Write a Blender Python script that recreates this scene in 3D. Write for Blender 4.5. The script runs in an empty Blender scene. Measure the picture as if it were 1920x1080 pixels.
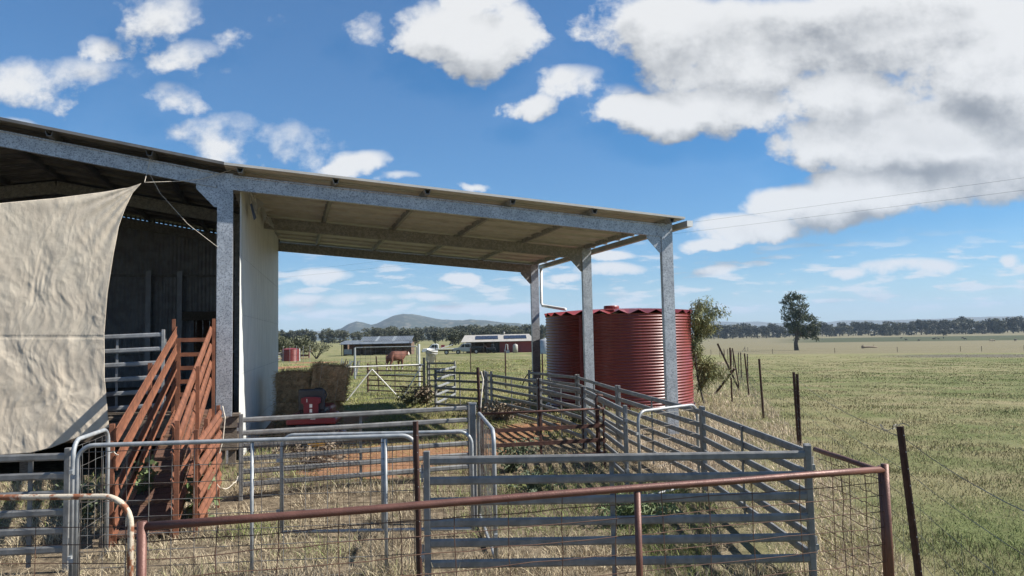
import bpy, bmesh, math, random
import numpy as np
from mathutils import Vector, Matrix, noise as mnoise
R = math.radians
random.seed(7)
rng = np.random.default_rng(11)
sc = bpy.context.scene
col = sc.collection

# ------------------------------------------------------------------ camera
F = 1350.0                      # focal length in pixels of a 1920 wide picture
CAM = Vector((0, 0, 2.2))
PITCH, ROLL = math.atan(90 / F), 0.020
_r0, _u0 = Vector((1, 0, 0)), Vector((0, -math.sin(PITCH), math.cos(PITCH)))
FWD = Vector((0, math.cos(PITCH), math.sin(PITCH)))
RT = math.cos(ROLL) * _r0 - math.sin(ROLL) * _u0
UP = math.cos(ROLL) * _u0 + math.sin(ROLL) * _r0
cam = bpy.data.cameras.new('camera'); cam_o = bpy.data.objects.new('camera', cam); col.objects.link(cam_o)
M = Matrix((RT, UP, -FWD)).transposed().to_4x4(); M.translation = CAM
cam_o.matrix_world = M
cam.sensor_width = 36; cam.lens = F / 1920 * 36; cam.clip_start = 0.05; cam.clip_end = 40000
sc.camera = cam_o

# ------------------------------------------------------------------ light
SUN_A, SUN_E = R(1), R(42)      # azimuth from +X towards +Y, elevation
sun = bpy.data.lights.new('sun', 'SUN'); sun.energy = 5.0; sun.angle = R(0.53); sun.color = (1, .95, .87)
sun_o = bpy.data.objects.new('sun', sun); col.objects.link(sun_o)
SUN = Vector((math.cos(SUN_A) * math.cos(SUN_E), math.sin(SUN_A) * math.cos(SUN_E), math.sin(SUN_E)))
sun_o.rotation_euler = SUN.to_track_quat('Z', 'Y').to_euler(); sun_o.location = (30, 0, 40)
sc.view_settings.view_transform = 'Standard'; sc.view_settings.look = 'None'
sc.view_settings.exposure = 0.9; sc.view_settings.gamma = 1

def ray(px, py):
    px, py = float(px), float(py)
    return (FWD + (px - 960) / F * RT + (540 - py) / F * UP).normalized()

# ---- sky with cumulus, a function of direction only
W_ = bpy.data.worlds.new('World'); sc.world = W_; W_.use_nodes = True
nt = W_.node_tree; nt.nodes.clear()
class NB:                                             # tiny node builder
    def __init__(s, t): s.t = t
    def n(s, ty, ins=None, **kw):
        x = s.t.nodes.new(ty)
        for k, v in kw.items(): setattr(x, k, v)
        for k, v in (ins or {}).items():
            if isinstance(v, bpy.types.NodeSocket): s.t.links.new(v, x.inputs[k])
            else: x.inputs[k].default_value = v
        return x
    def m(s, op, a, b=0.0, c=0.0, clamp=False):
        x = s.n('ShaderNodeMath', {0: a, 1: b, 2: c}, operation=op); x.use_clamp = clamp; return x.outputs[0]
    def v(s, op, a, b=(0, 0, 0), c=(0, 0, 0)):
        x = s.n('ShaderNodeVectorMath', {0: a, 1: b, 2: c}, operation=op)
        return x.outputs[1] if op in ('DOT_PRODUCT', 'LENGTH') else x.outputs[0]
    def sm(s, val, a, b, c=0.0, d=1.0):               # smoothstep range
        return s.n('ShaderNodeMapRange', {0: val, 1: a, 2: b, 3: c, 4: d}, interpolation_type='SMOOTHSTEP').outputs[0]
    def mix(s, f, a, b):
        x = s.n('ShaderNodeMix', {0: f}, data_type='RGBA')
        for i, q in ((6, a), (7, b)):
            if isinstance(q, bpy.types.NodeSocket): s.t.links.new(q, x.inputs[i])
            else: x.inputs[i].default_value = (*q, 1) if len(q) == 3 else q
        return x.outputs[2]
    def noise(s, vec, scale, detail=4, rough=.5, dist=0.0):
        return s.n('ShaderNodeTexNoise', {'Vector': vec, 'Scale': scale, 'Detail': detail, 'Roughness': rough, 'Distortion': dist})

LOBES = [  # cloud lobes: centre and radii in 1/1350 of the tangent plane, weight
 (1250,70,190,110,1.69), (1450,90,240,120,1.81), (1700,60,280,150,1.81), (1890,130,220,170,1.81), (1350,195,190,50,1.3), (1210,215,126,48,1.58), (1570,180,170,75,1.43), (1760,250,270,85,1.75),
 (1555,255,110,52,1.3), (1860,300,184,92,1.49), (1400,428,130,32,1.35), (1520,388,151,53,1.35), (1650,350,162,57,1.35), (1820,350,184,53,1.35), (1330,458,65,15,1.08), (1065,165,86,45,1.22),
 (1010,205,69,35,1.13), (1150,185,69,31,0.68), (870,65,150,75,1.12), (960,65,75,62,1.12), (780,85,55,40,0.9), (830,120,50,25,0.84), (910,0,75,45,1.01), (684,58,44,51,0.37),
 (500,62,83,41,0.33), (305,15,71,46,0.33), (355,102,64,34,0.4), (308,180,71,31,0.43), (100,140,132,39,0.38), (185,80,39,16,0.27), (432,252,106,44,0.35), (535,268,80,46,0.33),
 (440,148,60,23,0.21), (672,305,78,30,0.95), (735,338,62,18,0.9), (865,350,32,11,0.78), (20,228,44,13,0.37), (960,28,60,40,0.78), (1355,507,54,15,0.95), (1590,513,48,13,0.84),
 (1705,500,118,18,0.95), (1900,492,32,13,0.89), (1145,478,52,13,0.95), (1140,505,75,16,0.95), (1060,519,44,9,0.73), (872,518,38,11,0.79), (605,515,54,17,0.73), (560,560,60,13,0.58),
 (680,562,80,14,0.63), (790,555,60,9,0.58), (860,578,80,9,0.63), (980,575,60,9,0.53), (640,585,120,7,0.37)]
b = NB(nt)
tc = b.n('ShaderNodeTexCoord'); dirv = tc.outputs['Generated']
s3 = b.n('ShaderNodeSeparateXYZ', {0: dirv})
yy = b.m('MAXIMUM', b.m('ABSOLUTE', s3.outputs[1]), .08)
u, v = b.m('DIVIDE', s3.outputs[0], yy), b.m('DIVIDE', s3.outputs[2], yy)
den = b.m('ADD', b.m('MAXIMUM', v, 0.0), .16); iden = b.m('DIVIDE', 1.0, den)
def vec(x, y, z=0.0): return b.n('ShaderNodeCombineXYZ', {0: x, 1: y, 2: z}).outputs[0]
def n2(p, scale, detail, rough=.55): return b.n('ShaderNodeTexNoise', {'Vector': p, 'Scale': scale, 'Detail': detail, 'Roughness': rough}, noise_dimensions='2D').outputs[0]
qp = vec(b.m('MULTIPLY', u, iden), iden)
q = vec(u, b.m('MULTIPLY', v, 1.25))
nz = n2(q, 5.2, 9, .60); nzo = n2(b.v('ADD', q, (.022, .040, 0)), 5.2, 6, .60)
nzb = n2(b.v('ADD', q, (31, 17, 0)), 9.0, 5, .6)
uw = b.m('ADD', u, b.m('MULTIPLY', b.m('MULTIPLY_ADD', nzb, 1.0, -.5), b.m('MULTIPLY', den, .22)))
vw = b.m('ADD', v, b.m('MULTIPLY', b.m('MULTIPLY_ADD', nz, 1.0, -.5), b.m('MULTIPLY', den, .16)))
U3, V3 = vec(uw, uw, uw), vec(vw, vw, vw)
def lobes(U3, V3):                                      # three ellipses at a time
    best = None
    for i in range(0, len(LOBES), 3):
        L3 = (LOBES[i:i+3] + [LOBES[i]] * 3)[:3]; c = []
        for cx, cy, rx, ry, w in L3:
            d = ray(cx, cy); c.append((d.x / d.y, d.z / d.y, F / rx, F / ry, w))
        a_ = b.v('MULTIPLY_ADD', U3, tuple(k[2] for k in c), tuple(-k[0] * k[2] for k in c))
        e_ = b.v('MULTIPLY_ADD', V3, tuple(k[3] for k in c), tuple(-k[1] * k[3] for k in c))
        d2 = b.v('MULTIPLY_ADD', e_, e_, b.v('MULTIPLY', a_, a_)); w = tuple(k[4] for k in c)
        dd = b.v('MULTIPLY_ADD', d2, tuple(-k for k in w), w)
        best = dd if best is None else b.v('MAXIMUM', best, dd)
    s_ = b.n('ShaderNodeSeparateXYZ', {0: best}).outputs
    return b.m('MAXIMUM', b.m('SMOOTH_MAX', b.m('SMOOTH_MAX', s_[0], s_[1], .25), s_[2], .25), -.7)
l1 = lobes(U3, V3); l2 = lobes(b.v('ADD', U3, (.022,) * 3), b.v('ADD', V3, (.040,) * 3))
fb = b.m('ADD', b.m('MULTIPLY_ADD', nz, 3.3, -1.65), b.m('MULTIPLY_ADD', nzb, 1.0, -.5))
fbo = b.m('ADD', b.m('MULTIPLY_ADD', nzo, 3.3, -1.65), b.m('MULTIPLY_ADD', nzb, 1.0, -.5))
gen = b.m('MULTIPLY_ADD', n2(qp, .8, 2), 2.6, -1.75)     # the same kind of sky all round
f2 = b.m('MAXIMUM', b.m('MAXIMUM', b.sm(v, .44, .62), b.sm(b.m('ABSOLUTE', u), .78, 1.1)), b.m('SUBTRACT', 1.0, b.sm(s3.outputs[1], .12, .3)))
f1 = b.m('SUBTRACT', 1.0, f2)
D1 = b.m('ADD', b.m('ADD', b.m('MULTIPLY', l1, f1), b.m('MULTIPLY', gen, f2)), fb)
D2 = b.m('ADD', b.m('ADD', b.m('MULTIPLY', l2, f1), b.m('MULTIPLY', gen, f2)), fbo)
puff = b.m('MULTIPLY', b.sm(n2(vec(b.m('MULTIPLY', u, 15), b.m('MULTIPLY', v, 80)), 1.0, 4), .49, .68), b.m('MULTIPLY', b.sm(v, .012, .035), b.sm(v, .16, .07)))
D1 = b.m('MAXIMUM', D1, b.m('MULTIPLY', puff, .52))
alpha = b.m('MULTIPLY', b.sm(D1, -.15, .75), b.sm(s3.outputs[2], .004, .03))
lit = b.m('SUBTRACT', D1, D2)
ALL = LOBES; LOBES = [(1470,65,230,60,1.0), (1740,225,260,60,.85), (1690,35,200,45,.8), (1290,110,110,40,.5), (1850,300,120,30,.35), (900,95,90,22,.35)]   # heavier, greyer cores
thick = b.m('MULTIPLY', b.sm(b.m('ADD', lobes(U3, V3), b.m('MULTIPLY_ADD', nz, 1.2, -.6)), -.2, 1.0), b.sm(D1, .45, 1.3))
shade = b.m('MULTIPLY_ADD', b.m('MINIMUM', lit, .6), .30, .76)
shade = b.m('SUBTRACT', shade, b.m('MULTIPLY', b.m('MULTIPLY', thick, b.m('MULTIPLY_ADD', nzb, .9, .5)), .22), clamp=True)
shade = b.m('MAXIMUM', shade, .3)
sky = b.n('ShaderNodeTexSky', sky_type='NISHITA'); sky.sun_disc = False
sky.sun_elevation = SUN_E; sky.sun_rotation = R(90) - SUN_A; sky.altitude = 300; sky.air_density = 1.0; sky.dust_density = .2; sky.ozone_density = 2.2
hs = b.n('ShaderNodeHueSaturation', {'Saturation': 1.42, 'Value': 1.08, 'Color': b.v('MULTIPLY', sky.outputs[0], b.mix(b.sm(s3.outputs[2], -.02, .35), (.66, .80, .95), (.92, .98, 1.04)))})
cc = b.mix(b.sm(shade, .3, .9), (2.7, 2.85, 3.05), (7.9, 7.9, 7.85))
skyc = b.mix(b.m('MULTIPLY', alpha, .97), hs.outputs[0], cc)
bg = b.n('ShaderNodeBackground', {'Color': skyc, 'Strength': .06})
out = b.n('ShaderNodeOutputWorld', {0: bg.outputs[0]})

# ------------------------------------------------------------------ land
def sstep(a, b_, x):
    t = np.clip((x - a) / (b_ - a), 0, 1); return t * t * (3 - 2 * t)
def terr(x, y):
    x = np.asarray(x, float); y = np.asarray(y, float)
    d = np.hypot(x, y); az = np.where(y > 0, x / np.maximum(y, 1e-3), 0.6)
    w = sstep(.0, .3, az)
    far = np.interp(d, [0, 22, 60, 100, 180, 400, 620, 1200, 20000], [0, 0, .55, 1.4, 3.3, 6.2, 8.4, 8.6, 8.6])
    near = .025 * np.sin(x * 1.3 + y * .7) * np.sin(y * .9 - x * .4) * sstep(4, 9, d)
    return -(far * w + 0.9 * sstep(30, 170, d) * (1 - w)) + near
def tz(x, y): return float(terr(x, y))
def W(px, py, z=0.0):                                   # where the line of sight meets the level z
    d = ray(px, py); t = (z - CAM.z) / d.z; p = CAM + d * t; return Vector((p.x, p.y, z))
def G(px, py):                                          # ... meets the ground
    d = ray(px, py); z = 0.0
    for _ in range(30):
        t = (z - CAM.z) / d.z; p = CAM + d * t; z = .5 * z + .5 * tz(p.x, p.y)
    return Vector((p.x, p.y, z))
def AT(px, D):                                          # ground point on column px at depth D
    x = (px - 960) / F * D; return Vector((x, D, tz(x, D)))

# ------------------------------------------------------------------ mesh helpers
class MB:
    def __init__(s): s.v = []; s.f = []
    def add(s, vs, fs):
        o = len(s.v); s.v += [tuple(p) for p in vs]; s.f += [tuple(i + o for i in f) for f in fs]; return s
    def box(s, c, d, rot=None):
        c = Vector(c); h = Vector(d) / 2
        vs = [Vector((i * h.x, j * h.y, k * h.z)) for i in (-1, 1) for j in (-1, 1) for k in (-1, 1)]
        if rot is not None: vs = [rot @ p for p in vs]
        return s.add([c + p for p in vs], [(0,1,3,2),(4,6,7,5),(0,4,5,1),(2,3,7,6),(0,2,6,4),(1,5,7,3)])
    def sweep(s, p, q_, prof, up=(0, 0, 1), cap=True):    # profile (side, up) swept p->q
        p, q_ = Vector(p), Vector(q_); d = (q_ - p).normalized(); up = Vector(up)
        if abs(d.dot(up)) > .98: up = Vector((0, 1, 0))
        sd = d.cross(up).normalized(); uu = sd.cross(d)
        n = len(prof); vs = [o + sd * a + uu * c for o in (p, q_) for a, c in prof]
        fs = [(i, (i + 1) % n, n + (i + 1) % n, n + i) for i in range(n)]
        if cap: fs += [tuple(range(n - 1, -1, -1)), tuple(range(n, 2 * n))]
        return s.add(vs, fs)
    def bar(s, p, q_, w, h, up=(0, 0, 1)):
        return s.sweep(p, q_, [(-w/2,-h/2),(w/2,-h/2),(w/2,h/2),(-w/2,h/2)], up)
    def oval(s, p, q_, w, h, up=(0, 0, 1)):
        return s.sweep(p, q_, [(-w/2,-h*.28),(-w*.3,-h/2),(w*.3,-h/2),(w/2,-h*.28),(w/2,h*.28),(w*.3,h/2),(-w*.3,h/2),(-w/2,h*.28)], up)
    def tube(s, path, r, n=8, closed=False, cap=True):
        path = [Vector(p) for p in path]; m = len(path); rr = r if hasattr(r, '__len__') else [r] * m
        vs = []; prev = None
        for i, p in enumerate(path):
            a = path[(i - 1) % m] if (i or closed) else p; c = path[(i + 1) % m] if (i < m - 1 or closed) else p
            d = (c - a).normalized()
            if prev is None:
                k = Vector((0, 0, 1)) if abs(d.z) < .9 else Vector((1, 0, 0)); e1 = d.cross(k).normalized()
            else: e1 = (prev - d * prev.dot(d)).normalized()
            prev = e1; e2 = d.cross(e1)
            vs += [p + (e1 * math.cos(2*math.pi*j/n) + e2 * math.sin(2*math.pi*j/n)) * rr[i] for j in range(n)]
        fs = []
        for i in range(m if closed else m - 1):
            A, B = i * n, ((i + 1) % m) * n
            fs += [(A + j, A + (j + 1) % n, B + (j + 1) % n, B + j) for j in range(n)]
        if cap and not closed: fs += [tuple(range(n - 1, -1, -1)), tuple(range((m - 1) * n, m * n))]
        return s.add(vs, fs)
    def grid(s, nx, ny, fn):
        vs = [fn(i / (nx - 1), j / (ny - 1)) for j in range(ny) for i in range(nx)]
        return s.add(vs, [(j*nx+i, j*nx+i+1, (j+1)*nx+i+1, (j+1)*nx+i) for j in range(ny-1) for i in range(nx-1)])
    def lathe(s, prof, n=32, c=(0, 0, 0)):                # profile (r, z)
        c = Vector(c); m = len(prof)
        vs = [c + Vector((r * math.cos(2*math.pi*j/n), r * math.sin(2*math.pi*j/n), z)) for r, z in prof for j in range(n)]
        return s.add(vs, [(i*n+j, i*n+(j+1)%n, (i+1)*n+(j+1)%n, (i+1)*n+j) for i in range(m-1) for j in range(n)])
    def prism(s, poly, a, b_):                            # closed polygon of 3-D points, pushed from offset a to b
        a, b_ = Vector(a), Vector(b_); n = len(poly); vs = [Vector(p) + a for p in poly] + [Vector(p) + b_ for p in poly]
        return s.add(vs, [tuple(range(n - 1, -1, -1)), tuple(range(n, 2*n))] + [(i,(i+1)%n,n+(i+1)%n,n+i) for i in range(n)])
    def mesh(s, name, mat, smooth=False):
        me = bpy.data.meshes.new(name); me.from_pydata(s.v, [], s.f)
        if mat: me.materials.append(mat)
        if smooth: me.polygons.foreach_set('use_smooth', [True] * len(me.polygons))
        me.update(); return me
    def build(s, name, mat, parent=None, smooth=False, bevel=0, kind=None, loc=None):
        return link(name, s.mesh(name, mat, smooth), parent, bevel, kind, loc)
def link(name, me, parent=None, bevel=0, kind=None, loc=None):
    o = bpy.data.objects.new(name, me); col.objects.link(o); o.parent = parent
    if loc is not None: o.location = loc
    if kind: o['kind'] = kind
    if bevel:
        mo = o.modifiers.new('bevel', 'BEVEL'); mo.width = bevel; mo.segments = 2; mo.limit_method = 'ANGLE'
    return o
def tag(o, label, cat, group=None):
    o['label'] = label; o['category'] = cat
    if group: o['group'] = group
    return o
def thing(name, label, cat, loc=(0, 0, 0), rz=0.0, group=None):
    o = bpy.data.objects.new(name, None); col.objects.link(o); o.location = loc; o.rotation_euler = (0, 0, rz); o.empty_display_size = .2
    return tag(o, label, cat, group)
def dup(root, loc, rz=0.0, scale=1.0, label=None):
    r = root.copy(); col.objects.link(r); r.location = loc; r.rotation_euler = (0, 0, rz)
    r.scale = (scale,) * 3 if not hasattr(scale, '__len__') else scale
    if label: r['label'] = label
    for ch in KIDS.get(root.name, list(root.children)):
        c = ch.copy(); col.objects.link(c); c.parent = r
        for gch in list(ch.children):
            d = gch.copy(); col.objects.link(d); d.parent = c
    return r
KIDS = {}

# ------------------------------------------------------------------ materials
def mat(name, c1, c2=None, rough=.6, metal=0.0, scale=8.0, lo=.38, hi=.62, bump=0.0, bscale=40.0, spec=.5, stretch=(1, 1, 1), extra=None, detail=6):
    m = bpy.data.materials.new(name); m.use_nodes = True; t = m.node_tree; b = NB(t)
    p = t.nodes['Principled BSDF']; p.inputs['Roughness'].default_value = rough; p.inputs['Metallic'].default_value = metal
    p.inputs['Specular IOR Level'].default_value = spec
    co = b.n('ShaderNodeTexCoord').outputs['Object']
    if stretch != (1, 1, 1): co = b.v('MULTIPLY', co, stretch)
    c = (*c1, 1)
    if c2:
        n = b.noise(co, scale, detail, .6)
        c = b.mix(b.sm(n.outputs[0], lo, hi), c1, c2)
    if extra: c = extra(b, co, c, p)
    if isinstance(c, tuple): p.inputs['Base Color'].default_value = c
    else: t.links.new(c, p.inputs['Base Color'])
    if bump:
        bn = b.noise(co, bscale, 5, .6)
        bp = b.n('ShaderNodeBump', {'Strength': bump, 'Distance': .02, 'Height': bn.outputs[0]}); t.links.new(bp.outputs[0], p.inputs['Normal'])
    return m
def spangle(b, co, c, p):                                # zinc flakes
    vo = b.n('ShaderNodeTexVoronoi', {'Vector': b.v('ADD', co, b.v('MULTIPLY', b.noise(co, 30).outputs['Color'], (.03, .03, .03))), 'Scale': 58.0})
    vv = b.n('ShaderNodeSeparateColor', {0: vo.outputs['Color']}).outputs[0]
    return b.mix(b.m('MULTIPLY', b.sm(vv, .45, .95), .72), c, (.14, .15, .17))
def rustspots(b, co, c, p):
    n = b.noise(co, 14, 6, .65); return b.mix(b.sm(n.outputs[0], .66, .74), c, (.16, .07, .035))
def scratches(b, co, c, p):
    n = b.noise(b.v('MULTIPLY', co, (60, 60, 7)), 1.0, 3, .6); k = b.noise(co, 3.5, 4, .6)
    return b.mix(b.m('MULTIPLY', b.sm(n.outputs[0], .66, .74), b.sm(k.outputs[0], .5, .62)), b.mix(b.m('MULTIPLY', b.sm(b.noise(co, 5, 6, .7).outputs[0], .56, .72), .55), c, (.13, .085, .055)), (.40, .40, .39))
MT = {}
MT['beam'] = mat('galvanised_beam', (.47, .49, .515), (.37, .39, .415), .42, .35, 5, extra=spangle)
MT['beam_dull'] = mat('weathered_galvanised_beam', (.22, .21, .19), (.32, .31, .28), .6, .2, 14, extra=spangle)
MT['panel'] = mat('weathered_galvanised_rail', (.165, .163, .157), (.24, .237, .225), .55, .2, 6, extra=scratches, bump=.12, bscale=25)
MT['panel_pale'] = mat('pale_galvanised_rail', (.24, .25, .255), (.34, .345, .345), .5, .3, 7, extra=scratches)
MT['gate'] = mat('galvanised_gate_tube', (.27, .29, .30), (.38, .39, .39), .55, .25, 9, extra=scratches)
MT['wire'] = mat('galvanised_wire', (.20, .20, .19), (.10, .075, .06), .55, .4, 3)
MT['wire_rust'] = mat('rusty_wire', (.085, .045, .03), (.14, .075, .045), .8, .1, 5)
MT['pipe'] = mat('brown_rusted_pipe', (.118, .052, .038), (.15, .066, .048), .48, .25, 10, bump=.15, bscale=90, extra=lambda b, co, c, p: b.mix(b.sm(b.noise(co, 40, 5, .7).outputs[0], .6, .75), c, (.07, .026, .02)))
MT['ramp'] = mat('rust_red_steel', (.225, .086, .043), (.145, .055, .029), .75, .1, 7, bump=.2, bscale=60, extra=lambda b, co, c, p: b.mix(b.sm(b.noise(co, 22, 6, .7).outputs[0], .58, .74), c, (.13, .045, .025)))
MT['rustgate'] = mat('dark_rusted_steel', (.06, .026, .018), (.11, .045, .03), .75, .1, 9, bump=.2, bscale=60)
MT['star'] = mat('dark_star_post_steel', (.045, .02, .014), (.075, .034, .024), .65, .15, 12)
MT['peel'] = mat('cream_paint_peeling_to_rust', (.50, .43, .33), (.24, .09, .04), .7, .05, 9, .47, .56, bump=.2, bscale=60, extra=lambda b, co, c, p: b.mix(b.sm(b.noise(co, 34, 6, .7).outputs[0], .57, .68), c, (.19, .075, .035)))
MT['canvas'] = mat('calico_canvas', (.63, .55, .435), (.55, .475, .375), .95, 0, 3.2, spec=.1, bump=.35, bscale=120)
MT['rope'] = mat('cord', (.62, .57, .47), (.45, .4, .33), .9, 0, 30)
MT['tank'] = mat('red_tank_steel', (.185, .026, .022), (.16, .023, .02), .36, 0, 3, spec=.6, extra=lambda b, co, c, p: b.mix(b.m('MULTIPLY', b.sm(b.noise(b.v('MULTIPLY', co, (5, 5, .5)), 1.0, 5, .65).outputs[0], .52, .72), .4), c, (.20, .085, .06)))
MT['tank_lid'] = mat('red_tank_lid_steel', (.21, .030, .027), (.18, .026, .024), .42, 0, 4)
MT['white'] = mat('white_plastic', (.74, .74, .71), (.66, .65, .62), .45, 0, 6)
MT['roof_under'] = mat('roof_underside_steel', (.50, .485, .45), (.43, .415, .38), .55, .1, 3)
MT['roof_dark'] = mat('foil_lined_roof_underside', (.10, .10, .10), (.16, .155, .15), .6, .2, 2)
MT['walldark'] = mat('unpainted_zinc_wall', (.40, .41, .43), (.32, .32, .34), .5, .3, 4)
MT['wallpanel'] = mat('off_white_steel_wall', (.60, .61, .58), (.50, .51, .49), .5, 0, 2, stretch=(6, 6, .6))
MT['timber'] = mat('grey_timber', (.20, .16, .125), (.10, .08, .06), .9, 0, 10, stretch=(2, 14, 14), bump=.4, bscale=30)
MT['darkwood'] = mat('blackout_board_timber', (.13, .065, .04), (.07, .035, .024), .85, 0, 9, stretch=(2, 12, 12), bump=.3, bscale=30)
MT['cleat'] = mat('worn_timber_cleat', (.26, .15, .085), (.14, .075, .045), .85, 0, 9, stretch=(12, 3, 12), bump=.4, bscale=30)
MT['hay'] = mat('hay', (.52, .34, .19), (.30, .19, .10), .95, 0, 9, bump=.6, bscale=40, spec=.1)
MT['straw'] = mat('straw_stalks', (.58, .43, .25), (.33, .235, .13), .9, 0, 5, spec=.15)
MT['redp'] = mat('red_mower_paint', (.165, .016, .028), (.14, .015, .025), .4, 0, 5)
MT['black'] = mat('black_plastic', (.022, .024, .028), (.035, .036, .04), .55, 0, 6)
MT['rubber'] = mat('tyre_rubber', (.02, .02, .02), (.035, .033, .03), .85, 0, 8)
MT['yellow'] = mat('yellow_paint', (.72, .38, .02), (.6, .30, .02), .5, 0, 8)
MT['bark'] = mat('bark', (.085, .072, .06), (.14, .12, .10), .95, 0, 3, bump=.4, bscale=20)
def leafmat(name, c1, c2, sc_=.8):
    m = mat(name, c1, c2, .62, 0, sc_, .35, .65, spec=.3); p = m.node_tree.nodes['Principled BSDF']
    return m
MT['gum'] = leafmat('gum_leaves', (.050, .060, .036), (.078, .080, .050), .25)
MT['gum2'] = leafmat('olive_gum_leaves', (.080, .090, .048), (.115, .112, .064), .25)
MT['lone'] = leafmat('kurrajong_leaves', (.065, .085, .052), (.10, .12, .072), .5)
MT['wattle'] = leafmat('wattle_leaves', (.24, .235, .095), (.15, .165, .075), 1.2)
MT['shrub'] = leafmat('shrub_leaves', (.12, .125, .07), (.085, .09, .05), 1.0)
MT['weed'] = leafmat('weed_leaves', (.11, .155, .06), (.17, .20, .10), 3)
MT['greyweed'] = leafmat('grey_green_weed_leaves', (.145, .17, .105), (.09, .115, .06), 3)
MT['deadtwig'] = mat('dead_twigs', (.19, .14, .095), (.30, .245, .18), .95, 0, 5)
MT['glass'] = mat('dark_window_glass', (.03, .035, .04), None, .1, 0)
MT['solar'] = mat('solar_cells', (.018, .024, .04), (.026, .034, .055), .2, 0, 3)
MT['cream'] = mat('cream_roof_steel', (.40, .375, .33), (.34, .32, .285), .5, 0, 1.5)
MT['blueroof'] = mat('grey_blue_roof_steel', (.10, .12, .145), (.14, .16, .18), .65, .0, 1)
MT['palepan'] = mat('translucent_roof_sheet', (.22, .25, .27), None, .6, 0)
MT['redwall'] = mat('maroon_wall_steel', (.21, .035, .04), (.17, .03, .033), .5, 0, 1)
MT['brownwall'] = mat('brown_shed_boards', (.16, .105, .07), (.09, .06, .045), .9, 0, 2)
MT['whitepaint'] = mat('white_vehicle_paint', (.72, .73, .73), (.64, .64, .63), .35, 0, 2)
MT['greypaint'] = mat('silver_vehicle_paint', (.32, .34, .36), None, .3, .5, 2)
MT['tin'] = mat('zinc_sheet', (.42, .43, .43), (.34, .35, .35), .5, .4, 3)

def attrmat(name, rough=.85):
    m = bpy.data.materials.new(name); m.use_nodes = True; t = m.node_tree; b = NB(t); p = t.nodes['Principled BSDF']
    a = b.n('ShaderNodeVertexColor', layer_name='Col'); t.links.new(a.outputs[0], p.inputs['Base Color'])
    p.inputs['Roughness'].default_value = rough; p.inputs['Specular IOR Level'].default_value = .2
    return m
MT['grass'] = attrmat('grass_blades')

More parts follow.
